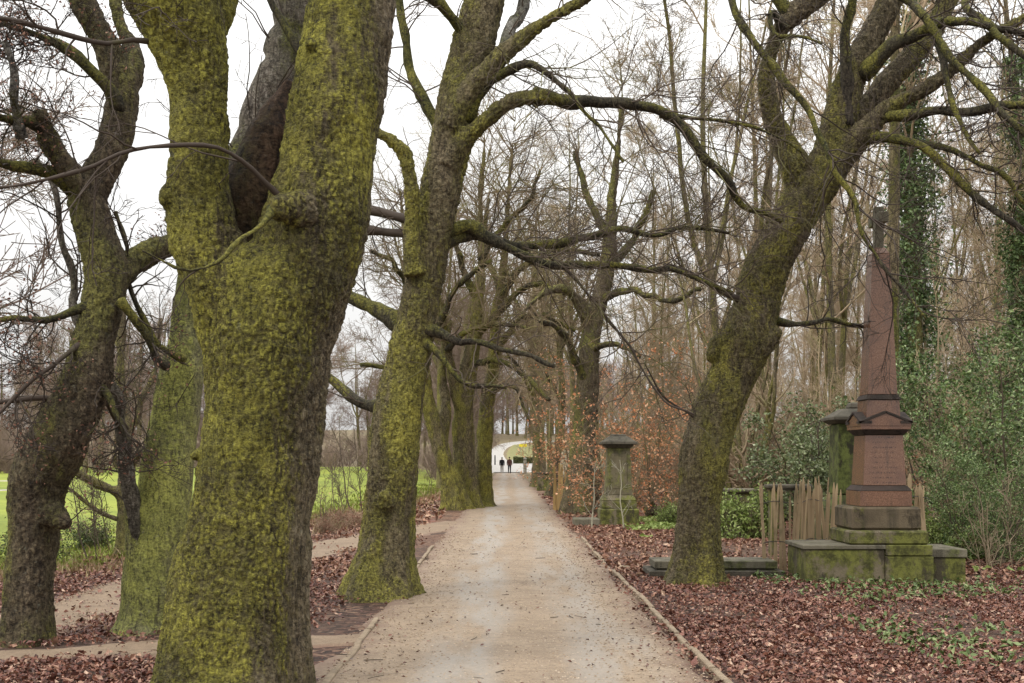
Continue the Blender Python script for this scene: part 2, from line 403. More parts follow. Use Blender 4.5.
# ------------------------------------------------------------------ the ground
def ground_material():
    m, nt, b = new_mat('leaf_litter_ground'); k = NT(nt)
    tc = k.n('TexCoord').outputs['Object']
    wn = k.n('TexNoise'); wn.inputs['Scale'].default_value = 7; k.l(tc, wn.inputs['Vector'])
    ws = k.n('VectorMath', operation='SCALE'); ws.inputs['Scale'].default_value = .12; k.l(wn.outputs['Color'], ws.inputs[0])
    wv = k.n('VectorMath', operation='ADD'); k.l(tc, wv.inputs[0]); k.l(ws.outputs[0], wv.inputs[1])
    vo = k.n('TexVoronoi'); vo.inputs['Scale'].default_value = 15; k.l(wv.outputs[0], vo.inputs['Vector'])
    sp = k.n('SeparateColor'); k.l(vo.outputs['Color'], sp.inputs[0])
    c1 = k.ramp(sp.outputs[0], [(0, (.025, .014, .010)), (.45, (.06, .031, .022)), (.8, (.12, .065, .044)), (1, (.24, .155, .105))])
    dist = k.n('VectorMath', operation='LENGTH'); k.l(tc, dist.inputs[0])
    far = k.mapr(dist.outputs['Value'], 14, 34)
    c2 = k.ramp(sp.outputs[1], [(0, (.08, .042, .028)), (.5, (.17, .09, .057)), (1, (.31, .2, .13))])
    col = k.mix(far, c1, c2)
    soil = k.mapr(k.noise(tc, .7, 5, .6), .48, .62)
    col = k.mix(k.math('MULTIPLY', soil, .85), col, k.mix(k.noise(tc, 30, 4), (.035, .02, .015), (.10, .065, .045)))
    grn = k.mapr(k.noise(tc, .23, 4, .6), .57, .68)
    wide = k.mapr(dist.outputs['Value'], 30, 60)
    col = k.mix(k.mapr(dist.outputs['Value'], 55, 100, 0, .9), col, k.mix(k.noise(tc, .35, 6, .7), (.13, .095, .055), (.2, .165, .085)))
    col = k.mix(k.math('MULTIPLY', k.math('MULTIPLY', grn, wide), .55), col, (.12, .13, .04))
    k.l(col, b.inputs['Base Color']); b.inputs['Roughness'].default_value = .75
    k.bump(k.math('ADD', vo.outputs['Distance'], k.noise(tc, 40, 3)), .8, .03, b)
    return m

ys = np.concatenate([np.linspace(-12, 4, 9), np.geomspace(4.5, 620, 170)])
xs_h = np.geomspace(.35, 420, 80); xs = np.concatenate([-xs_h[::-1], [0], xs_h])
X, Y = np.meshgrid(xs, ys)
Z = ground_z(X, Y)
nx, ny = len(xs), len(ys)
idx = np.arange(nx * ny).reshape(ny, nx)
gq = np.stack([idx[:-1, :-1], idx[:-1, 1:], idx[1:, 1:], idx[1:, :-1]], -1).reshape(-1, 4)
# bilinear height of the sheet as built, so that what lies on it lies on it
def gz(x, y):
    x = np.asarray(x, float); y = np.asarray(y, float)
    i = np.clip(np.searchsorted(xs, x) - 1, 0, nx - 2); j = np.clip(np.searchsorted(ys, y) - 1, 0, ny - 2)
    u = (x - xs[i]) / (xs[i + 1] - xs[i]); v = (y - ys[j]) / (ys[j + 1] - ys[j])
    return Z[j, i] * (1 - u) * (1 - v) + Z[j, i + 1] * u * (1 - v) + Z[j + 1, i] * (1 - u) * v + Z[j + 1, i + 1] * u * v
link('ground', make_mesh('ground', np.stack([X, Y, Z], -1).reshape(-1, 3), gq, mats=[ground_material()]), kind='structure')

def strip(name, ctr, lift, mat, nu=14, step=.4, edge=.12, seed=1, kind='structure', camber=0.0):
    """ribbon along ctr rows (x, y, halfwidth_left, halfwidth_right), ragged edges, attribute u -1..1"""
    ctr = np.asarray(ctr, float)
    L = np.linalg.norm(np.diff(ctr[:, :2], axis=0), axis=1).sum()
    c = spline(np.column_stack([ctr[:, :2], np.zeros(len(ctr)), ctr[:, 2:]]), max(int(L / step), 8))
    T = norm(np.gradient(c[:, :2], axis=0)); nrm = np.stack([T[:, 1], -T[:, 0]], -1)
    u = np.linspace(-1, 1, nu)
    s = np.arange(len(c)) * step
    eL = fbm(np.stack([s * 1.1, s * 0, s * 0], -1), seed, 4, .6) * edge; eR = fbm(np.stack([s * 1.1, s * 0 + 9, s * 0], -1), seed + 9, 4, .6) * edge
    wl = c[:, 3] + eL; wr = c[:, 4] + eR
    W = np.where(u[None] < 0, wl[:, None] * u[None], wr[:, None] * u[None])
    xy = c[:, None, :2] + nrm[:, None, :] * W[..., None]
    z = gz(xy[..., 0], xy[..., 1]) + lift + camber * (1 - u[None] ** 2)
    z = np.where(np.abs(u)[None] > .99, z - lift - .01, z)
    V = np.concatenate([xy, z[..., None]], -1).reshape(-1, 3)
    n = len(c); id2 = np.arange(n * nu).reshape(n, nu)
    q = np.stack([id2[:-1, :-1], id2[:-1, 1:], id2[1:, 1:], id2[1:, :-1]], -1).reshape(-1, 4)
    return link(name, make_mesh(name, V, q, mats=[mat], attrs={'u': np.tile(u, n)}), kind=kind)

def path_material(name, sandy=(.315, .243, .172), dark=(.135, .10, .07), pale=(.36, .335, .30), soil=(.12, .08, .06), tracks=True):
    m, nt, b = new_mat(name); k = NT(nt)
    tc = k.n('TexCoord').outputs['Object']; u = k.n('Attribute', attribute_name='u').outputs['Fac']
    n1 = k.noise(tc, 1.6, 6, .65); grit = k.noise(tc, 38, 6, .8); g2 = k.noise(tc, 130, 3, .8)
    col = k.mix(k.mapr(n1, .36, .7), sandy, tuple(.5 * a + .5 * c for a, c in zip(sandy, dark)))
    md = k.noise(tc, 9, 6, .75)
    col = k.mix(k.math('MULTIPLY', k.mapr(md, .46, .64), .6), col, tuple(.45 * a + .55 * c for a, c in zip(sandy, dark)))
    col = k.mix(k.math('MULTIPLY', k.mapr(k.noise(k.mapping(tc, (.45, 1.5, 1)), 5, 6, .75), .54, .66), .5), col, dark)
    col = k.mix(k.math('MULTIPLY', k.mapr(grit, .46, .66), .85), col, dark)
    col = k.mix(k.math('MULTIPLY', k.mapr(g2, .52, .66), .6), col, tuple(min(1, c * 1.5) for c in sandy))
    if tracks:
        lo = k.mapping(tc, (1, .16, 1))
        wob = k.math('MULTIPLY', k.math('SUBTRACT', k.noise(lo, 1.1, 3), .5), .7)
        for c0, w0, amt in ((-.25, .34, .75), (.5, .34, .6)):
            d = k.math('ABSOLUTE', k.math('SUBTRACT', k.math('ADD', u, wob), c0))
            t = k.math('MULTIPLY', k.math('SUBTRACT', 1.0, k.mapr(d, w0 * .2, w0)), k.mapr(k.noise(lo, 2.6, 5, .65), .33, .58))
            col = k.mix(k.math('MULTIPLY', t, amt), col, k.mix(k.math('MULTIPLY', grit, .8), pale, tuple(c * .6 for c in pale)))
    ed = k.math('ADD', k.math('ABSOLUTE', u), k.math('MULTIPLY', k.math('SUBTRACT', k.noise(tc, 2.4, 6, .7), .5), .7))
    col = k.mix(k.math('MULTIPLY', k.mapr(ed, .72, 1.02), .8), col, k.mix(grit, soil, tuple(c * 2 for c in soil)))
    k.l(col, b.inputs['Base Color']); b.inputs['Roughness'].default_value = .8
    k.bump(k.math('ADD', k.math('MULTIPLY', grit, 1.0), k.math('MULTIPLY', g2, .5)), .6, .012, b)
    return m

PATH_M = path_material('path_gravel')
DIRT_M = path_material('dirt_track', sandy=(.27, .2, .137), dark=(.12, .085, .058), tracks=False, soil=(.11, .065, .05))
yy = np.concatenate([np.arange(2, 60, 3.0), np.arange(60, 150, 6.0)])
strip('path', [(path_c(y) + .0, y, 1.36 + (.25 if y < 9 else 0), 1.50) for y in yy], .03, PATH_M, nu=28, step=.16, edge=.2, seed=3, camber=.012)
strip('side_path', [(-1.2, 31, .5, .7), (-2.3, 26.5, .75, .8), (-3.35, 22.5, .78, .78), (-4.05, 18, .75, .75), (-4.6, 13.4, .75, .75), (-5.4, 9.5, .7, .6), (-6.6, 4, .7, .6)], .018, DIRT_M, edge=.25, seed=20)
strip('dirt_track', [(-1.25, 10.75, .4, .4), (-2.2, 10.35, .5, .42), (-3.6, 10.05, .45, .36), (-5.2, 9.7, .5, .4), (-8, 9.0, .5, .4)], .022, DIRT_M, step=.15, edge=.38, seed=31)

# field, its far path
def field_material():
    m, nt, b = new_mat('meadow_grass'); k = NT(nt)
    tc = k.n('TexCoord').outputs['Object']
    n1 = k.noise(tc, .12, 5, .6); n2 = k.noise(k.mapping(tc, (1, .5, 1)), 6, 5, .7)
    col = k.mix(k.mapr(k.math('ADD', k.math('MULTIPLY', n1, .6), k.math('MULTIPLY', k.noise(tc, .9, 5, .7), .4)), .4, .6), (.26, .295, .045), (.165, .205, .034))
    col = k.mix(k.math('MULTIPLY', k.mapr(n2, .45, .75), .6), col, (.11, .14, .026))
    k.l(col, b.inputs['Base Color']); b.inputs['Roughness'].default_value = .9
    k.bump(n2, .7, .05, b); return m
FE = np.array([(9, -9.0), (14, -7.6), (17.5, -6.9), (22, -6.3), (35, -4.85), (50, -4.1), (71, -3.7), (125, -3.5)])
fy = np.geomspace(9, 122, 130)
xe = np.interp(fy, FE[:, 0], FE[:, 1]) + .35 * fbm(np.stack([fy * .8, fy * 0, fy * 0], -1), 77, 4)
fu = np.linspace(0, 1, 60) ** 2
FX = xe[:, None] - fu[None] * 110
FYg = np.repeat(fy[:, None], 60, 1)
FZ = gz(FX, FYg) + .03
FZ[:, 0] -= .045
idf = np.arange(FX.size).reshape(FX.shape)
link('grass_field', make_mesh('grass_field', np.stack([FX, FYg, FZ], -1).reshape(-1, 3), np.stack([idf[:-1, 1:], idf[:-1, :-1], idf[1:, :-1], idf[1:, 1:]], -1).reshape(-1, 4), mats=[field_material()]), kind='structure')
PALE_M = path_material('pale_tarmac', sandy=(.36, .345, .32), dark=(.28, .265, .245), tracks=False, soil=(.3, .28, .25))
strip('field_path', [(-40, 47, .6, .6), (-30, 52, .6, .6), (-24, 60, .5, .5), (-28, 70, .5, .5), (-46, 76, .6, .6)], .05, path_material('field_path_grit', sandy=(.42, .39, .34), dark=(.3, .28, .24), tracks=False), edge=.05)
# the bright junction at the end of the path and the road bending up the slope
strip('road_junction', [(-.55, 146, 1.9, 2.0), (-.4, 156, 2.8, 4.0), (-.2, 170, 3.6, 5.0), (0, 185, 4.0, 3.2)], .08, PALE_M, step=1, edge=.1)
strip('road_bend', [(-2.2, 182, 1.5, 1.5), (-2.6, 205, 1.2, 1.2), (-1.2, 225, 1.5, 1.5), (3.5, 236, 1.8, 1.8), (10, 238, 1.8, 1.8)], .1, PALE_M, step=1, edge=.1)
GRASS2 = path_material('rough_bank', sandy=(.2, .19, .07), dark=(.12, .12, .05), tracks=False, soil=(.14, .12, .05))
strip('grass_bank', [(1.9, 183, 2.6, 4.5), (1.8, 205, 2.7, 5.5), (2.4, 226, 2.4, 6)], .06, GRASS2, step=1, edge=.3)

# kerb edging beside the path
def edging(name, rows, w, h, mat, seed):
    rows = np.asarray(rows, float); c = spline(np.column_stack([rows, np.zeros(len(rows))]), int((rows[-1, 1] - rows[0, 1]) / .15))
    a = Acc(); s = np.arange(len(c)) * .15
    wob = .018 * fbm(np.stack([s * 1.3, s * 0, s * 0], -1), seed, 3); hz = .012 * fbm(np.stack([s * 2, s * 0 + 5, s * 0], -1), seed + 3, 3)
    # break into flush lengths with small open joints
    k0 = 0
    while k0 < len(c) - 3:
        k1 = min(k0 + 6, len(c) - 1)
        seg = np.arange(k0, k1 + 1); dz = rng.normal() * .008; dx = rng.normal() * .008
        prof = [(-w / 2, -.1), (-w / 2, h - .008), (-w / 2 + .008, h), (w / 2 - .008, h), (w / 2, h - .008), (w / 2, -.1)]
        V = []
        for i, q in enumerate(seg):
            yk = c[q, 1] + (.006 if i == 0 else (-.006 if i == len(seg) - 1 else 0))
            g = gz(c[q, 0], yk)
            for (pxx, pz) in prof: V.append((c[q, 0] + wob[q] + dx + pxx, yk, g + pz + (hz[q] + dz if pz > 0 else 0)))
        n = len(seg); id3 = np.arange(n * 6).reshape(n, 6)
        q4 = np.stack([id3[:-1, :-1], id3[1:, :-1], id3[1:, 1:], id3[:-1, 1:]], -1).reshape(-1, 4)
        ends = np.array([[0, 1, 2, 3], [0, 3, 4, 5]]); e2 = ends[:, ::-1] + (n - 1) * 6
        a.add(np.array(V), q=np.vstack([q4, ends, e2]))
        k0 = k1
    link(name, a.mesh(name, [mat], smooth=False), kind='structure')
KERB_M = stone_mat('edging_stone', (.38, .30, .21), (.25, .19, .13), moss=.05, streak=.15, scale=3)
edging('kerb', [(1.50, 8.0), (1.49, 10), (1.47, 12.5), (1.44, 15.5), (1.42, 17)], .055, .058, KERB_M, 3)
edging('kerb', [(1.42, 18.1), (1.42, 21), (1.41, 25)], .055, .056, KERB_M, 5)
edging('kerb', [(-1.30, 8.2), (-1.31, 10), (-1.33, 11.8)], .055, .05, KERB_M, 8)
edging('kerb', [(-1.36, 15.2), (-1.40, 18), (-1.43, 22)], .055, .05, KERB_M, 9)

# ------------------------------------------------------------------ fallen leaves, gravel, ground cover
def on_side_path(x, y):
    """how much bare track there is at x, y (0..1)"""
    r = np.zeros_like(x)
    for line, w in (([(-1.2, 31), (-2.3, 26.5), (-3.35, 22.5), (-4.05, 18), (-4.6, 13.4), (-5.4, 9.5), (-6.6, 4)], .75),):
        l = np.array(line)[::-1]; xc = np.interp(y, l[:, 1], l[:, 0]); r = np.maximum(r, 1 - sstep(w * .6, w * 1.15, np.abs(x - xc)))
    l = np.array([(-8, 9.0), (-5.2, 9.7), (-3.6, 10.05), (-2.2, 10.35), (-.9, 10.9)]); yc = np.interp(x, l[:, 0], l[:, 1])
    r = np.maximum(r, (1 - sstep(.28, .6, np.abs(y - yc))) * (x < -.9))
    return r
def scatter_litter(name, n, yr, size, mat, xr, label_dens=1.0):
    y = rng.uniform(*yr, n) ; x = rng.uniform(*xr, n)
    off = x - path_c(y)
    keep = np.where(off > 0, sstep(1.28, 1.75, off + rng.normal(size=n) * .05), sstep(1.5, 2.3, -off))
    keep *= 1 - .95 * on_side_path(x + rng.normal(size=n) * .1, y + rng.normal(size=n) * .08)
    keep *= np.where((off < 0) & (y < 16), .5 + .5 * sstep(2.0, 2.7, -off), 1)
    cl = fbm(np.stack([x * .9, y * .9, x * 0], -1), 5, 3)
    keep *= np.maximum(sstep(-.42, .12, cl), .22)
    fe = np.interp(y, FE[:, 0], FE[:, 1]); keep *= np.where(x < fe, .06, 1)
    vis = np.abs(x) < y * .47 + 1
    m = (rng.random(n) < keep) & vis
    x, y = x[m], y[m]
    a = Acc(); sz = size * rng.uniform(.45, 1.3, len(x)) * np.where(rng.random(len(x)) < .08, 1.6, 1)
    z = gz(x, y) + rng.uniform(.008, .045, len(x)) + .012 * (off[m] < 1.6)
    leaves(a, np.stack([x, y, z], -1), sz, (0, 0, 1), .66)
    return link(name, a.mesh(name, [mat], smooth=False, attr=True), kind='stuff')
scatter_litter('leaf_litter', 215000, (7.5, 16), .048, LITTER_LEAF, (-8, 8.5))
scatter_litter('leaf_litter', 110000, (16, 30), .078, LITTER_FAR, (-11, 14))
scatter_litter('leaf_litter', 26000, (30, 55), .17, LITTER_FAR, (-14, 26))
# stray bits on the path
n = 4200
x = rng.uniform(-1.45, 1.6, n); y = 7.5 * (40 / 7.5) ** rng.random(n)
edgew = .22 + .78 * sstep(.75, 1.4, np.abs(x - path_c(y))); m = rng.random(n) < edgew
a = Acc(); xp, yp = x[m] + path_c(y[m]), y[m]
leaves(a, np.stack([xp, yp, gz(xp, yp) + .05], -1), rng.uniform(.015, .05, len(xp)), (0, 0, 1), .8, rnd=rng.random(len(xp)) ** 1.5 * .8)
link('leaf_litter', a.mesh('leaf_litter', [LITTER_LEAF], smooth=False, attr=True), kind='stuff')
# broken twigs on the ground
n = 110; x = rng.uniform(-3.2, 4.5, n); y = 7.8 * (26 / 7.8) ** rng.random(n); an = rng.uniform(0, 6.28, n); L = rng.uniform(.04, .2, n)
tq = np.linspace(-.5, .5, 5); bend = rng.normal(size=n) * .12
tx = x[:, None] + L[:, None] * (np.cos(an)[:, None] * tq - np.sin(an)[:, None] * bend[:, None] * (tq ** 2) * 2); ty = y[:, None] + L[:, None] * (np.sin(an)[:, None] * tq + np.cos(an)[:, None] * bend[:, None] * (tq ** 2) * 2)
a = Acc(); tubes(a, np.stack([tx, ty, gz(tx, ty) + .05], -1), np.repeat(rng.uniform(.0018, .004, (n, 1)), 5, 1), 4)
link('twig_litter', a.mesh('twig_litter', [TWIG_DARK]), kind='stuff')
# gravel: small squashed stones
n = 9000
x = rng.uniform(-1.35, 1.5, n); y = 7.5 * (26 / 7.5) ** rng.random(n); x = x + path_c(y)
oc = np.array([[1, 0, 0], [0, 1, 0], [-1, 0, 0], [0, -1, 0], [0, 0, 1], [0, 0, -1]], float)
of = np.array([[0, 1, 4], [1, 2, 4], [2, 3, 4], [3, 0, 4], [1, 0, 5], [2, 1, 5], [3, 2, 5], [0, 3, 5]])
sz = rng.uniform(.003, .009, n) * (1 + y / 25); an = rng.uniform(0, 6.28, n)
rot = np.stack([np.stack([np.cos(an), -np.sin(an)], -1), np.stack([np.sin(an), np.cos(an)], -1)], -2)
v = oc[None] * rng.uniform(.6, 1.3, (n, 6, 1)); vxy = np.einsum('nij,nkj->nki', rot, v[..., :2])
V = np.concatenate([vxy, v[..., 2:] * .5], -1) * sz[:, None, None] + np.stack([x, y, gz(x, y) + .041], -1)[:, None]
GRAVEL_M = leaf_mat('gravel_stone', [(0, (.2, .14, .09)), (.5, (.36, .27, .18)), (1, (.5, .42, .33))], .8, .2)
a = Acc(); a.add(V.reshape(-1, 3), t=(of[None] + np.arange(n)[:, None, None] * 6).reshape(-1, 3), r=np.repeat(rng.random(n), 6))
link('gravel', a.mesh('gravel', [GRAVEL_M], smooth=False, attr=True), kind='stuff')
# ivy and grass creeping over the litter at the right
def ground_cover(name, n, xr, yr, mat, size, seed, th=.1):
    x = rng.uniform(*xr, n); y = rng.uniform(*yr, n)
    cl = fbm(np.stack([x * .8, y * .55, x * 0], -1), seed, 4); m = cl > th + rng.normal(size=n) * .12
    x, y = x[m], y[m]; a = Acc()
    leaves(a, np.stack([x, y, gz(x, y) + rng.uniform(.03, .10, len(x))], -1), size * rng.uniform(.6, 1.3, len(x)), (0, 0, 1), .6)
    return link(name, a.mesh(name, [mat], smooth=False, attr=True), kind='stuff')
ground_cover('ground_ivy', 9000, (3.2, 9), (9.0, 16.2), leaf_mat('ground_ivy_leaf', [(0, (.05, .085, .02)), (.6, (.12, .17, .05)), (1, (.24, .28, .12))], .5, .35), .07, 51, .12)
ground_cover('ground_ivy', 4000, (2.6, 5.2), (24, 32), BRAMBLE_LEAF, .12, 57, .05)
ground_cover('ground_ivy', 4500, (6, 12), (16, 24), BRAMBLE_LEAF, .11, 58, .0)

# rough grass along the field edge and the junction verge
def grass_blades(name, x, y, h, mat):
    n = len(x); a = Acc(); z = gz(x, y)
    an = rng.uniform(0, 6.28, n); lean = rng.normal(size=(n, 2)) * .35
    d = np.stack([np.cos(an), np.sin(an), 0 * an], -1) * .006 * (1 + y / 18)[:, None]
    p = np.stack([x, y, z], -1); tip = p + np.concatenate([lean * h[:, None], h[:, None]], -1); mid = p * .5 + tip * .5 + np.array([0, 0, 1]) * (h * .12)[:, None]
    V = np.stack([p - d, p + d, mid - d * .7, mid + d * .7, tip], 1).reshape(-1, 3); k = np.arange(n)[:, None] * 5
    a.add(V, q=k + [0, 1, 3, 2], t=k + [2, 3, 4], r=np.repeat(rng.random(n), 5))
    return link(name, a.mesh(name, [mat], smooth=False, attr=True), kind='stuff')
GRASS_M = leaf_mat('grass_blade', [(0, (.10, .13, .02)), (.6, (.18, .22, .035)), (1, (.28, .28, .08))], .6, .2, .25)
STRAW_M = leaf_mat('straw_blade', [(0, (.16, .11, .05)), (.6, (.28, .21, .10)), (1, (.42, .34, .2))], .7, .2, .2)
n = 14000; y = 12 * (75 / 12) ** rng.random(n); fe = np.interp(y, FE[:, 0], FE[:, 1]); x = fe + .5 - np.abs(rng.normal(size=n)) * 1.6
grass_blades('meadow_grass', x, y, rng.uniform(.05, .16, n), GRASS_M)
n = 4500; y = 13 * (70 / 13) ** rng.random(n); fe = np.interp(y, FE[:, 0], FE[:, 1]); x = fe + .5 + rng.normal(size=n) * .7
grass_blades('dry_grass', x, y, rng.uniform(.05, .2, n), STRAW_M)

# ------------------------------------------------------------------ trees: the big ones along the path
def remesh(acc, voxel, smooth_it=4):
    me = acc.mesh('tmp', [], True)
    o = bpy.data.objects.new('tmp', me); COL.objects.link(o)
    md = o.modifiers.new('r', 'REMESH'); md.mode = 'VOXEL'; md.voxel_size = voxel; md.adaptivity = 0
    dg = bpy.context.evaluated_depsgraph_get(); ev = o.evaluated_get(dg); m2 = ev.to_mesh()
    n = len(m2.vertices); V = np.zeros(n * 3, np.float32); m2.vertices.foreach_get('co', V); V = V.reshape(-1, 3).astype(float)
    ne = len(m2.edges); E = np.zeros(ne * 2, np.int32); m2.edges.foreach_get('vertices', E); E = E.reshape(-1, 2)
    nl = len(m2.loops); LI = np.zeros(nl, np.int32); m2.loops.foreach_get('vertex_index', LI)
    tot = np.zeros(len(m2.polygons), np.int32); m2.polygons.foreach_get('loop_total', tot)
    st = np.zeros(len(m2.polygons), np.int32); m2.polygons.foreach_get('loop_start', st)
    Q = LI[st[tot == 4][:, None] + np.arange(4)]; T3 = LI[st[tot == 3][:, None] + np.arange(3)]
    ev.to_mesh_clear(); bpy.data.objects.remove(o); bpy.data.meshes.remove(me)
    deg = np.bincount(E.ravel(), minlength=n).astype(float)
    for _ in range(smooth_it):
        S = np.zeros_like(V)
        for c in range(3):
            S[:, c] = np.bincount(E[:, 0], V[E[:, 1], c], n) + np.bincount(E[:, 1], V[E[:, 0], c], n)
        V = V * .4 + .6 * S / deg[:, None]
    fn = np.cross(V[Q[:, 2]] - V[Q[:, 0]], V[Q[:, 3]] - V[Q[:, 1]])
    N = np.zeros_like(V)
    for k in range(4):
        for c in range(3): N[:, c] += np.bincount(Q[:, k], fn[:, c], n)
    return V, Q, T3, norm(N)

def build_hero(name, label, d0, trunks, limbs, bark, voxel, ntw=(60, 300, 1200), twig_len=(.35, 1.5), limb_mat=None, crown_mat=None, seed=1, lump=.025, flare=.35, rough=.016, dry=0, extra=None, tropic=.02, plate=.05, prel=.009, l1f=.5, wsc=1.0):
    """trunks, limbs: lists of (rows, depth change at start, at end[, material]); rows of (px, py, width in px)"""
    limb_mat = limb_mat or LIMB_M; crown_mat = crown_mat or TWIG
    def pts3(rows, e0, e1):
        rows = np.asarray(rows, float); t = np.linspace(0, 1, len(rows)); d = d0 + e0 + (e1 - e0) * t
        return np.column_stack([(rows[:, 0] - CX) * d / F, d, CH - (rows[:, 1] - HY) * d / F, rows[:, 2] * .5 * d / F])
    p0 = pts3(*trunks[0][:3])[0]
    base = np.array([p0[0], p0[1], float(gz(p0[0], p0[1]))])
    root = thing(name, label, 'tree', base)
    a = Acc(); spines = []
    for k, tr in enumerate(trunks):
        c = pts3(*tr[:3]); n = max(int(np.linalg.norm(np.diff(c[:, :3], axis=0), axis=1).sum() / .12), 6)
        c = spline(c, n)
        if k == 0: c = np.vstack([[c[0, 0], c[0, 1], base[2] - .35, c[0, 3] * 1.03], c]) if c[0, 2] > base[2] - .3 else c
        c[:, 3] *= wsc; spines.append(c); tube1(a, c[:, :3], c[:, 3], 24)
    V, Q, T3, N = remesh(a, voxel)
    # root flare with buttress lobes
    sp = spines[0]; o = np.argsort(sp[:, 2]); axx = np.interp(V[:, 2], sp[o, 2], sp[o, 0]); axy = np.interp(V[:, 2], sp[o, 2], sp[o, 1])
    rv = V[:, :2] - np.stack([axx, axy], -1); th = np.arctan2(rv[:, 1], rv[:, 0]); hz = np.maximum(V[:, 2] - base[2], -.2)
    r0 = sp[1, 3]; ph = seed * 1.7
    lob = .55 + .45 * np.cos(5 * th + ph + .6 * np.sin(2 * th + seed)) * (.6 + .4 * np.sin(3 * th + seed))
    fl = flare * np.exp(-hz / (.55 * r0 + .08)) * lob + flare * .25 * np.exp(-hz / (1.8 * r0)) * np.cos(5 * th + ph)
    V[:, :2] += norm(rv) * (fl * r0 * (hz < 1.6))[:, None]
    # fluting, lumps and bark relief
    st = V * np.array([1, 1, .35])
    dsp = lump * fbm(V * 1.9, seed, 3) + .5 * lump * vnoise(st * 6.0, seed + 3) + rough * fbm(st * 17, seed + 5, 3, .7) + rough * .55 * vnoise(V * np.array([34, 34, 26]), seed + 8)
    knots = np.maximum(vnoise(V * 2.6, seed + 9) - .6, 0) * lump * 1.0
    wp = V + .035 * np.stack([fbm(V * 13, seed + 80 + q, 3, .6) for q in range(3)], -1)
    ps = 1.0 / max(plate, voxel * 3.2)
    w1 = worley(wp * np.array([ps, ps, ps * .62]), seed + 90)
    crv = 1 - sstep(.0, .30, w1); patch = sstep(-.25, .25, vnoise(V * 1.7, seed + 95))
    crv = crv * (.35 + .65 * patch)
    dsp = dsp - crv * prel
    V = V + N * (dsp + knots)[:, None]
    if extra is not None: V = extra(V, N)
    link('trunk', make_mesh('trunk', V - base, Q, T3, [bark], {'crease': crv}), root)
    # limbs
    BP = []; BR = []
    for lb in limbs:
        c = pts3(*lb[:3]); L = np.linalg.norm(np.diff(c[:, :3], axis=0), axis=1).sum()
        n = max(int(L / .09), 10); c = spline(c, n); c[:, 3] = np.maximum(c[:, 3], .003)
        kk = np.arange(n) / 9.0
        env = np.minimum(np.arange(n) / 6.0, 1)[:, None]
        jit = np.stack([vnoise(np.stack([kk * 2.2, kk * 0 + q, kk * 0 + len(BP)], -1), seed + 40) for q in range(3)], -1) * np.minimum(c[:, 3:4] * 2.0 + .008, .05) * env
        c[:, :3] += jit
        c[:, 3] *= 1 + .16 * vnoise(np.stack([kk * 6, kk * 0 + 7, kk * 0 + len(BP)], -1), seed + 60) + .35 * np.maximum(vnoise(np.stack([kk * 3.3, kk * 0 + 17, kk * 0 + len(BP)], -1), seed + 61) - .35, 0)
        c[:, 3] *= 1 + .15 * np.exp(-np.arange(n) / 3.0)
        la = Acc(); rmax = c[:, 3].max(); tube1(la, c[:, :3], c[:, 3], 14 if rmax > .05 else 8)
        if rmax > .035:
            Vl = la.v[0]; ctr = np.concatenate([np.repeat(c[:, :3], (len(Vl) - 2) // n, 0), c[[0, -1], :3]])
            la.v[0] = Vl + norm(Vl - ctr) * (np.minimum(.012, rmax * .16) * fbm(Vl * np.array([9, 9, 9]), seed + 70, 3))[:, None]
        link('limb', la.mesh('limb', [lb[3] if len(lb) > 3 else limb_mat], True, base), root)
        cc = spline(c, 16); BP.append(cc[:, :3]); BR.append(cc[:, 3])
    for s_ in (spines if d0 > 30 else spines[1:]):
        cc = spline(s_[len(s_) // 2:], 16); BP.append(cc[:, :3]); BR.append(np.minimum(cc[:, 3], .05))
    BP = np.array(BP); BR = np.array(BR)
    ca = Acc(); lo, hi = twig_len
    Q1, R1 = grow(BP, BR, ntw[0], .15, 1, (30, 75), l1f, .6, 7, .2, tropic, .005, lo, hi, rcap=.0045 + .0004 * d0)
    Q2, R2 = grow(Q1, R1, ntw[1], .2, 1, (30, 70), .55, .65, 5, .2, tropic, .0034, lo * .5, hi * .6)
    Q3, R3 = grow(Q2, R2, ntw[2], .2, 1, (30, 70), .6, .7, 3, .2, tropic, .0026, lo * .3, hi * .35)
    tubes(ca, Q1, R1, 5); tubes(ca, Q2, R2, 4); tubes(ca, Q3, R3, 3)
    link('crown', ca.mesh('crown', [crown_mat], True, base), root)
    if dry:
        tips = Q3[:, -1]; pick = rng.choice(len(tips), dry); da = Acc()
        leaves(da, tips[pick] + rng.normal(size=(dry, 3)) * .04, rng.uniform(.018, .042, dry))
        link('dry_leaves', da.mesh('dry_leaves', [DRY_LEAF], False, base, attr=True), root)
    return root

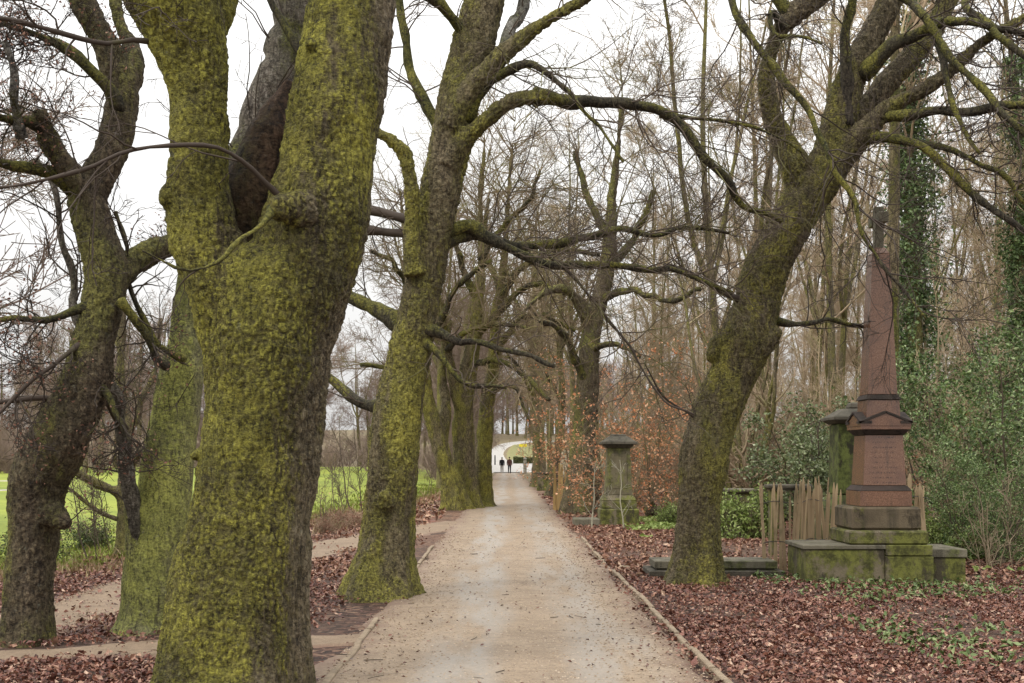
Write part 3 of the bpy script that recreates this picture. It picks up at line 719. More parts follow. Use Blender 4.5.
# 1. big mossy tree in the foreground, forked
def scar(V, N):
    # bark torn open in the crotch between the stems
    c = P(262, 150, 8.1); d = np.linalg.norm((V - c) / np.array([.22, .4, .5]), axis=1)
    return V - N * (.03 * np.exp(-d * d) * (1 + fbm(V * 12, 3, 3)))[:, None]
build_hero('mossy_tree', 'massive forked tree with yellow green moss in the left foreground', 8.25,
    [([(226, 715, 172), (231, 683, 158), (238, 600, 141), (252, 500, 121), (262, 430, 119), (267, 342, 130), (275, 290, 130), (280, 262, 110)], 0, 0),
     ([(248, 360, 90), (226, 290, 80), (206, 240, 72), (200, 190, 64), (199, 120, 60), (197, 80, 62), (187, 40, 76), (172, 0, 92), (150, -60, 90), (120, -150, 74)], 0, -.25),
     ([(190, 45, 52), (212, 5, 50), (222, -60, 48)], 0, .3),
     ([(272, 360, 105), (296, 290, 112), (312, 235, 108), (326, 170, 100), (339, 85, 93), (352, 0, 83), (360, -80, 80), (362, -160, 72)], 0, .15),
     ([(205, 205, 50), (180, 198, 34), (166, 192, 22)], -.1, -.2),
     ([(305, 212, 40), (288, 208, 24), (275, 208, 15)], -.28, -.48),
     ([(222, 450, 30), (200, 454, 13), (190, 456, 5)], -.1, -.2),
     ([(335, 70, 40), (318, 52, 16), (308, 42, 9)], -.05, -.2)],
    [([(258, 262, 40), (255, 215, 58), (262, 170, 62), (275, 125, 48), (287, 92, 26), (293, 75, 10)], .3, .35, TORN_WOOD),
     ([(274, 208, 11), (262, 225, 4.5), (240, 238, 4), (215, 262, 3.5), (180, 272, 3), (140, 255, 2.5)], -.45, -1.2),
     ([(290, 210, 10), (266, 184, 5), (240, 160, 4.2), (205, 148, 4), (150, 152, 4.5), (80, 172, 4), (10, 188, 3.5), (-40, 190, 3)], -.12, -1.3, TWIG_DARK),
     ([(196, 62, 10), (165, 47, 7), (145, 44, 6), (100, 40, 5), (50, 28, 4.5), (0, 16, 4), (-50, 10, 3.5)], 0, -.9, TWIG_DARK),
     ([(312, 66, 11), (296, 46, 8), (284, 26, 7), (268, 0, 6), (258, -40, 6)], 0, .1)],
    BARK_FG, .0105, (26, 70, 200), (.3, 1.0), seed=3, wsc=.97, lump=.04, flare=.12, rough=.014, plate=.046, prel=.011, extra=scar, crown_mat=TWIG_DARK)

# 2. dark leaning tree at the far left
build_hero('leaning_tree', 'dark curving tree with a burl, leftmost in the photo', 10.75,
    [([(24, 648, 56), (27, 628, 48), (31, 560, 47), (37, 490, 54), (54, 450, 58), (84, 388, 48), (95, 342, 43), (104, 300, 42), (104, 265, 44), (94, 232, 38), (87, 200, 36), (102, 172, 34), (113, 150, 34), (123, 100, 32), (121, 72, 30)], 0, .1),
     ([(121, 95, 30), (110, 55, 27), (95, 25, 25), (80, -5, 25), (60, -80, 23)], .1, -.2),
     ([(124, 95, 26), (134, 58, 22), (122, 30, 15), (114, -5, 14), (112, -60, 13)], .1, .5),
     ([(108, 285, 34), (128, 266, 27), (148, 253, 24), (170, 245, 23), (190, 243, 20)], .1, .6),
     ([(50, 512, 30), (60, 520, 22), (67, 526, 13)], -.12, -.2),
     ([(95, 215, 28), (75, 178, 21), (58, 155, 19), (45, 128, 17), (40, 114, 13)], .05, -.4)],
    [([(44, 126, 14), (25, 120, 9), (0, 116, 8), (-40, 105, 7)], -.3, -.8, LIMB_M),
     ([(22, 138, 12), (17, 110, 9), (20, 75, 8), (10, 40, 6)], -.5, -.8, GREY_LIMB),
     ([(72, 190, 15), (50, 172, 11), (28, 166, 10), (0, 163, 9), (-40, 160, 8)], 0, -.6),
     ([(100, 302, 16), (78, 308, 10), (50, 316, 7), (20, 322, 5), (-10, 330, 4), (-40, 335, 4)], 0, -.4, LIMB_M),
     ([(122, 112, 12), (108, 88, 11), (88, 65, 9), (70, 46, 9), (40, 32, 7), (0, 20, 6), (-40, 12, 5)], 0, -.6),
     ([(88, 380, 12), (106, 392, 8), (116, 412, 6), (126, 440, 5), (128, 462, 3)], 0, -.2),
     ([(92, 335, 8), (70, 352, 5), (40, 380, 4), (0, 420, 3.5), (-30, 450, 3)], 0, -.8, TWIG_DARK),
     ([(120, 300, 10), (140, 330, 8), (158, 355, 8), (170, 362, 9)], -.1, .3)],
    BARK_DARK, .015, (130, 750, 3200), (.35, 1.6), seed=7, lump=.03, flare=.25, crown_mat=TWIG_DARK, dry=2600)

# 3. pale green tree behind the foreground trunk
build_hero('pale_tree', 'pale green smooth tree with a torn top half hidden behind the massive trunk', 11.4,
    [([(147, 636, 72), (149, 622, 64), (155, 560, 62), (164, 500, 60), (172, 440, 56), (180, 390, 52), (188, 340, 44), (192, 300, 36), (196, 262, 30), (202, 240, 20)], 0, .3),
     ([(140, 575, 30), (134, 530, 20), (131, 500, 15)], -.05, -.1),
     ([(198, 268, 30), (192, 240, 18), (189, 218, 8)], .3, .2)],
    [([(194, 280, 30), (204, 235, 31), (226, 190, 33), (250, 140, 35), (273, 80, 37), (297, 10, 38), (315, -60, 36), (330, -140, 30)], .25, .7, TORN),
     ([(148, 550, 16), (138, 528, 15), (131, 500, 15), (127, 470, 14), (126, 440, 12), (118, 405, 12), (104, 378, 11), (88, 335, 9), (72, 285, 8), (63, 245, 7), (55, 200, 6), (40, 160, 5)], -.08, -.3, TORN),
     ([(125, 430, 9), (113, 412, 7), (98, 400, 6), (70, 405, 5), (30, 401, 5), (-20, 404, 4)], -.2, -.9, TWIG_DARK),
     ([(185, 360, 10), (165, 350, 6), (150, 330, 5), (128, 270, 5), (112, 210, 4)], -.15, -.5)],
    BARK_PALE, .018, (70, 300, 1000), (.3, 1.2), seed=12, lump=.03, flare=.12, rough=.004, prel=.0025, wsc=.9, crown_mat=TWIG_DARK)

# 4. second tree beside the path, with the long mossy limb over it
build_hero('path_tree', 'mossy leaning tree at the left path edge with a long limb reaching over the path', 13.95,
    [([(380, 606, 84), (380, 590, 74), (385, 550, 59), (390, 500, 54), (394, 450, 54), (401, 400, 50), (412, 342, 43), (424, 280, 42), (433, 230, 42), (441, 190, 44), (453, 130, 44), (463, 85, 44), (474, 40, 44), (484, 0, 44), (498, -70, 42), (510, -150, 38)], 0, .2),
     ([(452, 128, 30), (470, 92, 25), (487, 72, 21), (508, 50, 18), (541, 24, 16), (582, 0, 14), (630, -40, 12)], 0, -.5),
     ([(415, 275, 26), (411, 235, 18), (412, 200, 15), (408, 165, 13), (398, 146, 12), (380, 134, 11), (365, 128, 9)], -.1, -.4),
     ([(448, 165, 30), (464, 141, 22), (480, 126, 18), (500, 108, 15), (520, 99, 14), (545, 97, 13)], 0, -.3),
     ([(386, 505, 24), (383, 492, 16)], -.28, -.36)],
    [([(535, 97, 13.5), (560, 98, 13), (590, 101, 12), (625, 106, 11), (658, 112, 10), (675, 124, 10), (700, 155, 9), (725, 180, 8), (750, 205, 7), (778, 224, 5)], -.27, .6),
     ([(500, 56, 13), (512, 30, 13), (524, 5, 12), (535, -40, 11)], -.1, .4, GREY_LIMB),
     ([(462, 118, 16), (485, 92, 12), (508, 72, 10), (528, 66, 7), (548, 74, 5), (575, 95, 4), (600, 125, 3.5), (625, 165, 3)], 0, -.8),
     ([(450, 150, 12), (438, 120, 12), (420, 85, 10), (408, 50, 9), (399, 10, 9), (398, -40, 8)], .1, .3),
     ([(405, 328, 20), (380, 310, 15), (355, 297, 13), (335, 291, 12), (295, 288, 11), (250, 300, 9)], .15, 1.0),
     ([(390, 408, 16), (365, 402, 11), (345, 388, 10), (325, 372, 8), (300, 360, 6)], .1, .8),
     ([(432, 250, 16), (460, 234, 13), (490, 242, 11), (520, 246, 10), (560, 245, 9), (590, 237, 8), (620, 232, 7), (660, 236, 5), (700, 226, 4), (730, 232, 3)], .15, 1.6),
     ([(432, 240, 15), (465, 228, 12), (495, 236, 10), (520, 252, 9), (545, 262, 8.5), (580, 264, 8), (620, 264, 7), (660, 270, 6), (700, 282, 5), (735, 296, 4)], .15, .6),
     ([(540, 248, 4), (575, 280, 2.8), (608, 322, 2.5), (640, 360, 2.2), (665, 400, 2), (692, 416, 1.6)], .6, .2, TWIG_DARK),
     ([(430, 228, 14), (400, 217, 10), (370, 214, 10), (340, 210, 9), (300, 196, 8)], .2, .9, TWIG_DARK),
     ([(430, 236, 12), (395, 231, 9), (365, 232, 8), (345, 222, 6)], .2, .7, TWIG_DARK),
     ([(420, 330, 14), (445, 333, 9), (465, 341, 7), (490, 345, 6), (528, 352, 5), (555, 367, 4)], 0, -.5),
     ([(420, 340, 12), (435, 352, 6), (455, 373, 5), (480, 384, 5), (506, 391, 4)], 0, -.4),
     ([(470, 35, 12), (440, 10, 9), (420, -20, 8)], .1, -.4),
     ([(660, 114, 8), (690, 116, 4), (720, 118, 3.5), (760, 130, 3), (800, 152, 2.5)], .3, .2)],
    BARK_MID, .0155, (230, 1150, 4000), (.35, 1.9), seed=21, wsc=.95, lump=.03, flare=.28, rough=.02, tropic=0.0)

# 5. right-hand leaning tree with spreading limbs
build_hero('spreading_tree', 'leaning tree right of the path with spreading dark limbs beside the stone cross', 15.45,
    [([(693, 590, 64), (694, 576, 56), (697, 540, 49), (700, 500, 47), (706, 450, 53), (718, 408, 51), (733, 372, 50), (745, 341, 56), (755, 310, 52), (762, 280, 50), (778, 245, 46), (800, 208, 48), (814, 185, 50), (824, 165, 42)], 0, 0),
     ([(808, 205, 42), (797, 168, 32), (780, 135, 25), (769, 105, 20), (767, 75, 18), (773, 45, 18), (786, 22, 20), (808, 2, 26), (835, -25, 26), (880, -90, 24)], 0, -.6),
     ([(816, 190, 46), (830, 150, 38), (842, 110, 36), (852, 75, 33), (867, 45, 30), (884, 15, 26), (900, -20, 26), (925, -100, 24)], 0, .2),
     ([(825, 180, 34), (850, 132, 29), (878, 95, 27), (903, 65, 25), (930, 35, 22), (945, 5, 20), (960, -40, 20)], .3, .9),
     ([(822, 185, 36), (848, 150, 28), (880, 115, 22), (905, 99, 18), (930, 86, 16), (960, 62, 14), (985, 40, 13), (1024, 18, 12), (1070, -5, 11)], -.05, -.7),
     ([(758, 345, 34), (771, 337, 22), (779, 331, 11)], -.1, -.2),
     ([(728, 338, 30), (717, 350, 20), (711, 360, 12)], -.05, -.1)],
    [([(846, 125, 12), (845, 90, 12), (844, 55, 11), (846, 25, 10), (850, -10, 9), (852, -60, 8)], -.05, -.3, LIMB_M),
     ([(862, 75, 18), (880, 58, 14), (905, 36, 12), (930, 24, 11), (955, 22, 9), (990, 30, 7), (1035, 36, 6)], 0, -.9),
     ([(875, 120, 16), (895, 115, 11), (920, 113, 10), (950, 110, 9), (990, 107, 8.5), (1045, 106, 8)], -.15, -1.2),
     ([(858, 140, 18), (878, 136, 11), (900, 139, 9), (920, 146, 8.5), (945, 166, 8), (970, 190, 7.5), (1000, 215, 7), (1045, 248, 6)], -.1, -1.0),
     ([(915, 143, 8), (945, 146, 6), (975, 158, 5), (1000, 178, 5), (1040, 208, 4)], -.3, -1.0),
     ([(790, 15, 14), (752, -28, 9), (728, -10, 8), (738, 18, 8), (752, 42, 8), (770, 66, 8), (797, 92, 7), (816, 126, 6), (830, 150, 5.5), (840, 178, 5), (853, 200, 4.5), (860, 232, 4), (880, 262, 3.5), (905, 295, 3), (925, 322, 2.5)], -.4, -1.6),
     ([(895, -10, 12), (915, 5, 9), (935, 35, 8), (952, 58, 8), (985, 86, 7.5), (1008, 115, 7), (1045, 155, 6)], -.3, -1.6),
     ([(936, 32, 8), (941, 60, 6), (944, 85, 5.5), (955, 115, 5), (968, 138, 5), (978, 155, 4.5)], -.6, -1.2),
     ([(950, -20, 9), (968, 5, 8), (990, 25, 7), (1035, 58, 6)], .2, -1.2),
     ([(783, 28, 10), (772, 10, 5), (772, 25, 4), (780, 35, 4), (800, 36, 3.5), (820, 48, 3)], -.5, -.9),
     ([(757, 305, 10), (725, 291, 5), (700, 279, 4), (665, 262, 3.5)], .0, -.6, TWIG_DARK),
     ([(775, 320, 9), (800, 326, 5), (830, 318, 4.5), (870, 330, 4)], .2, .9),
     ([(714, 425, 5), (690, 415, 2.4), (665, 394, 2), (645, 362, 1.6)], 0, -.4, TWIG_DARK)],
    BARK_R, .0155, (210, 950, 3200), (.35, 1.7), seed=33, wsc=.92, lump=.03, flare=.26, rough=.02, crown_mat=TWIG_DARK, tropic=0.0)

# 6. cluster of trunks further down on the left of the path
def mid_tree(name, label, d0, rows, limbs, bark=BARK_MID, seed=1, ntw=(130, 800, 3800), tl=(.6, 3.6), vox=.045, twig=None):
    return build_hero(name, label, d0, rows, limbs, bark, vox, ntw, tl, seed=seed, lump=.05, flare=.3, rough=.02, crown_mat=twig or TWIG_MID, plate=.16, prel=.015, l1f=.75)
mid_tree('avenue_tree', 'slanting left trunk of the mossy cluster left of the path', 38.6,
    [([(457, 513, 34), (455, 500, 25), (449, 475, 20), (440, 445, 18), (431, 415, 17), (425, 390, 15), (420, 350, 13), (412, 300, 9), (405, 240, 6), (400, 190, 3)], 0, -1), ([(440, 445, 15), (446, 410, 11), (442, 370, 9), (450, 320, 7)], 0, 1)],
    [([(430, 410, 9), (415, 385, 6), (395, 370, 5), (360, 365, 4)], 0, -2), ([(421, 360, 8), (440, 320, 6), (462, 280, 5), (490, 260, 4)], 0, -2), ([(413, 300, 7), (395, 265, 5), (370, 250, 4)], -.5, -2), ([(447, 350, 6), (470, 330, 5), (505, 325, 4), (530, 330, 3)], 0, -2)], seed=41)
mid_tree('avenue_tree', 'upright middle trunk of the mossy cluster left of the path', 39.4,
    [([(468, 512, 32), (467, 498, 25), (464, 460, 22), (463, 420, 20), (467, 380, 18), (474, 340, 15), (478, 300, 13), (482, 250, 9), (480, 200, 6), (484, 150, 4), (482, 110, 2)], 0, 0), ([(465, 420, 15), (455, 385, 12), (447, 350, 10), (440, 300, 8)], 0, -1)],
    [([(475, 335, 9), (500, 310, 7), (520, 290, 6), (545, 285, 5), (570, 295, 4)], 0, -2), ([(478, 300, 8), (460, 260, 6), (450, 215, 5)], 0, -1), ([(480, 260, 7), (505, 225, 5), (530, 200, 4), (540, 170, 3)], 0, -1), ([(470, 365, 8), (495, 360, 6), (525, 375, 5), (550, 400, 4)], 0, -3)], seed=42)
mid_tree('avenue_tree', 'right trunk nearest the path in the mossy cluster', 40.5,
    [([(481, 508, 27), (482, 495, 20), (484, 450, 17), (488, 400, 15), (494, 360, 13), (497, 310, 11), (504, 260, 8), (508, 200, 5), (512, 150, 3), (516, 110, 2)], 0, 0)],
    [([(494, 355, 8), (515, 325, 6), (540, 315, 5), (575, 330, 4)], 0, -2), ([(498, 300, 8), (525, 265, 6), (560, 250, 5), (600, 255, 4)], 0, -2), ([(500, 290, 7), (485, 250, 5), (488, 200, 4)], 0, 1), ([(489, 395, 6), (505, 385, 4), (520, 395, 3), (528, 420, 3)], 0, -2)], seed=43)
# 7. leaning tree behind the pedestal tomb
mid_tree('leaning_tree', 'thick dark tree with a mossy right side just behind the pedestal tomb', 36.0,
    [([(583, 517, 46), (583, 503, 41), (584, 470, 33), (585, 440, 28), (587, 400, 23), (589, 360, 20), (594, 320, 19), (604, 285, 17), (610, 250, 14), (612, 200, 10), (618, 150, 6), (622, 100, 4), (620, 60, 2)], 0, 0), ([(592, 330, 15), (580, 305, 12), (565, 290, 10), (545, 292, 8), (525, 310, 6)], 0, -1.5)],
    [([(588, 390, 9), (572, 350, 7), (560, 330, 6), (540, 320, 5)], 0, -2), ([(608, 270, 9), (635, 235, 7), (655, 190, 5)], 0, -1), ([(610, 240, 9), (590, 200, 7), (575, 150, 5)], 0, 1), ([(600, 300, 9), (630, 290, 6), (665, 300, 5), (700, 290, 4)], 0, -3), ([(590, 350, 8), (615, 345, 5), (640, 355, 4)], 0, -2)], bark=BARK_DARK, seed=45, ntw=(110, 600, 2200))
# 8. trunks farther along the right edge
mid_tree('avenue_tree', 'dark leaning trunk beside the yellow stakes right of the path', 52.0,
    [([(551, 494, 13), (552, 486, 10), (556, 460, 9), (560, 430, 8), (562, 390, 7), (560, 340, 6), (565, 280, 5)], 0, 0)],
    [([(561, 400, 4), (545, 370, 3), (530, 350, 2)], 0, -2), ([(560, 350, 4), (580, 310, 3), (590, 270, 2)], 0, 1)], seed=46, ntw=(90, 500, 1800), bark=BARK_DARK)
mid_tree('avenue_tree', 'slim brown trunk beyond the table tomb right of the path', 71.0,
    [([(536, 487, 13), (536, 480, 10), (537, 450, 8.5), (536, 420, 8), (534, 380, 7), (532, 330, 6), (536, 270, 5)], 0, 0)],
    [([(535, 400, 4), (520, 370, 3), (505, 350, 2)], 0, -2), ([(533, 350, 4), (550, 310, 3), (562, 270, 2)], 0, 1), ([(533, 330, 4), (515, 300, 3), (505, 260, 2)], 0, 1)], seed=47, ntw=(90, 500, 1800), bark=BARK_WOOD)
mid_tree('avenue_tree', 'last dark trunk of the left row beside the bright path end', 92.0,
    [([(488, 481, 9), (488, 474, 7), (487, 450, 6), (488, 420, 6), (484, 370, 5), (482, 310, 4)], 0, 0)],
    [([(487, 400, 3), (500, 370, 2), (512, 350, 2)], 0, -2), ([(485, 360, 3), (470, 330, 2), (462, 300, 2)], 0, 1)], seed=48, ntw=(90, 500, 1800))

# ------------------------------------------------------------------ woodland trees: prototypes and copies
def wood_proto(name, label, group, H, r0, n, spread=.3, t0=.3, trop=.06, bark=BARK_WOOD, twig=TWIG_WOOD, lean=.03, seed=1, ivy=0, ang=(35, 65), fork=False, tw=(.0075, .0055)):
    root = thing(name, label, 'tree', (0, 0, 0), group)
    N = 16; s = np.linspace(0, 1, N)
    sp = np.stack([lean * H * vnoise(np.stack([s * 2.2, s * 0 + seed, s * 0], -1), 9) * s, lean * H * vnoise(np.stack([s * 2.2, s * 0 + seed + 4, s * 0], -1), 10) * s, s * H], -1)
    rr = r0 * (1 - s * .9) + .0; rr[0] *= 1.35; rr[1] *= 1.05
    sp[0, 2] = -.4
    ta = Acc(); tube1(ta, spline(np.column_stack([sp, rr]), 40)[:, :3], spline(np.column_stack([sp, rr]), 40)[:, 3], 10)
    PT = [sp[None]]; RT = [rr[None]]
    if fork:
        Qf, Rf = grow(sp[None], rr[None], 3, .25, .5, (18, 32), .6, .75, 15, .05, .05, .03)
        for q, r_ in zip(Qf, Rf): tube1(ta, q, r_, 8); PT.append(q[None]); RT.append(r_[None])
    link('trunk', ta.mesh('trunk', [bark]), root)
    PT = np.concatenate(PT); RT = np.concatenate(RT)
    Q1, R1 = grow(PT, RT, n[0], t0, 1, ang, spread, .5, 8, .10, trop, .014, .6, rcap=.034)
    Q2, R2 = grow(Q1, R1, n[1], .15, 1, (30, 60), .5, .6, 5, .13, trop, .0095, .4)
    Q3, R3 = grow(Q2, R2, n[2], .15, 1, (30, 60), .55, .65, 4, .14, trop, tw[0], .25)
    Q4, R4 = grow(Q3, R3, n[3], .15, 1, (25, 55), .6, .7, 2, .12, trop, tw[1], .18)
    ca = Acc(); tubes(ca, Q1, R1, 5); tubes(ca, Q2, R2, 4); tubes(ca, Q3, R3, 3); tubes(ca, Q4, R4, 3)
    link('crown', ca.mesh('crown', [twig]), root)
    if ivy:
        k = rng.random(ivy) ** .9; z = k * H * .72; i = np.clip((z / H * (N - 1)).astype(int), 0, N - 2)
        an = rng.uniform(0, 6.28, ivy); w = 1 + .6 * vnoise(np.stack([np.cos(an) * 1.5, np.sin(an) * 1.5, z * .7], -1), 13)
        rad = np.interp(z / H, s, rr) + np.abs(rng.normal(size=ivy)) * .36 * w * (1 - .45 * k) + .05
        ctr = sp[i]; out = np.stack([np.cos(an), np.sin(an), 0 * an + .25], -1)
        pos = np.stack([ctr[:, 0] + np.cos(an) * rad, ctr[:, 1] + np.sin(an) * rad, z], -1)
        kp = vnoise(pos * np.array([2.2, 2.2, 1.1]), 19) + .35 * vnoise(pos * 4.5, 23) > -.28; pos, out, ivy = pos[kp], out[kp], int(kp.sum())
        ia = Acc(); leaves(ia, pos, rng.uniform(.06, .14, ivy), out, .5)
        link('ivy', ia.mesh('ivy', [IVY_LEAF], False, attr=True), root)
    return root

def shrub_proto(name, label, cat, group, H, stems, n, twig, leaf=None, nleaf=0, lsize=.06, spread=.35, trop=.05, ang=(25, 60), r0=.02, leafcloud=False, lean=.3, stemmat=None):
    root = thing(name, label, cat, (0, 0, 0), group)
    st = []; sr = []
    for k in range(stems):
        d = np.array([rng.normal() * lean, rng.normal() * lean, 1.0]); p = np.array([rng.normal() * .12, rng.normal() * .12, -.15]); pts = [p]
        h = H * rng.uniform(.6, 1.0)
        for j in range(9): d = norm(d + rng.normal(size=3) * .1 + np.array([0, 0, .06])); pts.append(pts[-1] + d * h / 9)
        st.append(pts); sr.append(np.linspace(r0 * rng.uniform(.7, 1.2), r0 * .25, 10))
    st = np.array(st); sr = np.array(sr)
    a = Acc(); tubes(a, st, sr, 6)
    link('stem', a.mesh('stem', [stemmat or twig]), root)
    Q1, R1 = grow(st, sr, n[0], .1, 1, ang, spread, .6, 6, .14, trop, .006, .3)
    Q2, R2 = grow(Q1, R1, n[1], .1, 1, (30, 65), .5, .65, 4, .15, trop, .0045, .2)
    Q3, R3 = grow(Q2, R2, n[2], .1, 1, (30, 65), .55, .7, 3, .15, trop, .0038, .12)
    a = Acc(); tubes(a, Q1, R1, 4); tubes(a, Q2, R2, 3); tubes(a, Q3, R3, 3)
    link('crown', a.mesh('crown', [twig]), root)
    if leaf:
        pool = np.concatenate([Q3.reshape(-1, 3), Q2[:, 1:].reshape(-1, 3)]); pk = pool[rng.choice(len(pool), nleaf)]
        pk = pk + rng.normal(size=pk.shape) * (.09 if leafcloud else .03); pk = pk[pk[:, 2] > .02]
        la = Acc(); leaves(la, pk, lsize * rng.uniform(.6, 1.3, len(pk)), (0, -.1, 1), .35)
        link('foliage', la.mesh('foliage', [leaf], False, attr=True), root)
    return root

GR = 'bare trees of the wood right of the path'
LR = 'slim bare tree in the dense wood behind the tombs'
tall = [wood_proto('woodland_tree', LR, GR, 20, .15, (28, 220, 1150, 4600), .20, .28, .07, seed=1),
        wood_proto('woodland_tree', LR, GR, 18, .12, (30, 240, 1250, 5000), .24, .22, .06, seed=2, fork=True),
        wood_proto('woodland_tree', LR, GR, 21, .17, (28, 230, 1200, 4700), .20, .3, .06, seed=3, fork=True),
        wood_proto('woodland_tree', LR, GR, 16, .085, (30, 230, 1250, 4800), .22, .15, .08, seed=4)]
GL = 'bare trees of the wood beyond the field'
LL = 'bare reddish brown tree in the wood beyond the green field'
broad = [wood_proto('field_edge_tree', LL, GL, 14, .24, (34, 320, 1700, 5200), .36, .18, .03, seed=11, twig=TWIG_LEFT, fork=True, tw=(.011, .008)),
         wood_proto('field_edge_tree', LL, GL, 16, .26, (36, 340, 1700, 5200), .32, .2, .04, seed=12, twig=TWIG_LEFT, fork=True, tw=(.011, .008)),
         wood_proto('field_edge_tree', LL, GL, 12, .18, (34, 300, 1600, 5000), .38, .12, .04, seed=13, twig=TWIG_LEFT, tw=(.011, .008))]
GA = 'bare trees far along the path'
LA = 'bare tree in the rows far along the path'
used = set()
def put(protos, x, y, sc=1.0, label=None, group=None, tilt=.03):
    p = protos[rng.integers(len(protos))]
    loc = (x, y, float(gz(x, y)))
    rz = rng.uniform(0, 6.28)
    if p.name not in used:
        used.add(p.name); p.location = loc; p.rotation_euler = (0, 0, rz); p.scale = (sc, sc, sc)
        if label: p['label'] = label
        if group: p['group'] = group
        return p
    return copy_tree(p, loc, rz, sc, label, group, (rng.normal() * tilt, rng.normal() * tilt))

# wood on the right, denser with distance; keep sight lines of the path free
pts = []
def far_enough(x, y, dmin):
    return all((x - a_) ** 2 + (y - b_) ** 2 > dmin * dmin for a_, b_ in pts)
tries = 0
while len(pts) < 108 and tries < 14000:
    tries += 1
    y = 33 * (125 / 33) ** rng.random(); x = rng.uniform(3.4 + y * .035, min(y * .50 + 3, 48))
    px = CX + x / y * F
    if y < 40 and px < 715: continue
    if y < 42 and 770 < px < 1024 and rng.random() < .93: continue
    if not far_enough(x, y, 1.3 + y * .014): continue
    pts.append((x, y)); put(tall, x, y, rng.uniform(.72, 1.0))
# wood beyond the field on the left
cnt = 0
while cnt < 78:
    y = 92 * (165 / 92) ** rng.random(); x = rng.uniform(-y * .5 - 4, -5)
    if not far_enough(x, y, 2.6): continue
    pts.append((x, y)); put(broad, x, y, rng.uniform(.7, 1.15)); cnt += 1
# rows far along the path and the slope behind the junction
for y in np.arange(50, 140, 5.0):
    for sgn in (-1, 1):
        if (sgn < 0 and y < 64): continue
        if rng.random() < .85:
            put(tall[:3] if sgn > 0 else broad, sgn * rng.uniform(2.7, 3.5) + float(path_c(y)), y + rng.uniform(-2, 2), rng.uniform(.8, 1.15), LA, GA)
for k in range(75):
    y = rng.uniform(226, 290); x = rng.uniform(-24, 24)
    if y < 246 and -5 < x < 12: continue
    put(broad, x, y, rng.uniform(.9, 1.3), 'distant bare tree on the slope behind the path end', 'bare trees on the slope behind the path end')

for x, y, sc, lb in ((-8.4, 14.5, .85, 'tree outside the left edge whose thin twigs hang into the top left corner'), (-13.5, 27, 1.0, 'tree beyond the leaning dark tree with twigs filling the sky at the far left')):
    t_ = copy_tree(broad[int(abs(y)) % 3], (x, y, float(gz(x, y))), y, sc, lb)
    if 'group' in t_: del t_['group']
# two trees wrapped in ivy, standing behind the cross and at the right edge
ivy0 = wood_proto('ivy_clad_tree', 'tall ivy clad tree standing just right of the stone cross', None, 19, .24, (26, 220, 1000, 3000), .2, .4, .06, seed=21, ivy=25000)
def place(o, px, d, sc=1.0, rz=0.0):
    x = (px - CX) * d / F; o.location = (x, d, float(gz(x, d))); o.rotation_euler = (0, 0, rz); o.scale = (sc, sc, sc); return o
place(ivy0, 916, 29)
def cp(o, px, d, label, sc=1.0, rz=0.0, group=None):
    x = (px - CX) * d / F; return copy_tree(o, (x, d, float(gz(x, d))), rz, sc, label, group)
cp(ivy0, 1018, 30, 'ivy clad tree at the right edge of the photo', .85, 2.1)
# pale stem directly behind the cross
pstem = wood_proto('woodland_tree', 'straight pale tan stem rising directly behind the stone cross', None, 20, .17, (22, 180, 800, 2400), .2, .4, .06, seed=23, bark=bark_mat('bark_tan', (.05, .04, .022), (.16, .125, .07), (.26, .21, .13), moss=.3, fiss=10))
place(pstem, 893, 24)
# multi-stemmed bare tree behind the chest tomb
ms = shrub_proto('multistem_tree', 'multi stemmed bare tree rising behind the chest tomb', 'tree', None, 8, 6, (70, 400, 1500), TWIG_WOOD, r0=.09, lean=.16, stemmat=BARK_WOOD, spread=.3)
place(ms, 745, 31)
# young tree at the field edge with a yellow mossy limb
fe_tree = build_hero('young_tree', 'young olive tree at the field edge with a bright mossy low limb', 20.0,
    [([(124, 553, 22), (125, 540, 18), (126, 500, 17), (127, 460, 15), (125, 420, 13), (120, 380, 11), (122, 330, 9), (118, 270, 7)], 0, 0), ([(126, 500, 13), (112, 490, 10), (98, 484, 9), (80, 474, 7), (66, 466, 5)], 0, -.6)],
    [([(124, 425, 9), (108, 400, 6), (85, 370, 5), (70, 330, 4)], 0, -.5), ([(124, 440, 8), (142, 405, 6), (155, 370, 5), (162, 320, 4)], 0, .4), ([(121, 350, 6), (100, 310, 4), (90, 260, 3)], 0, .6), ([(126, 470, 7), (148, 450, 5), (168, 440, 4)], 0, -.6), ([(120, 520, 5), (95, 510, 4), (75, 490, 3), (60, 485, 2)], 0, -.8)],
    BARK_WOOD, .03, (110, 600, 2000), (.4, 1.6), seed=51, lump=.03, crown_mat=twig_mat('twig_olive', (.09, .07, .05), (.15, .12, .085), (.16, .16, .05), .3), limb_mat=BARK_WOOD)

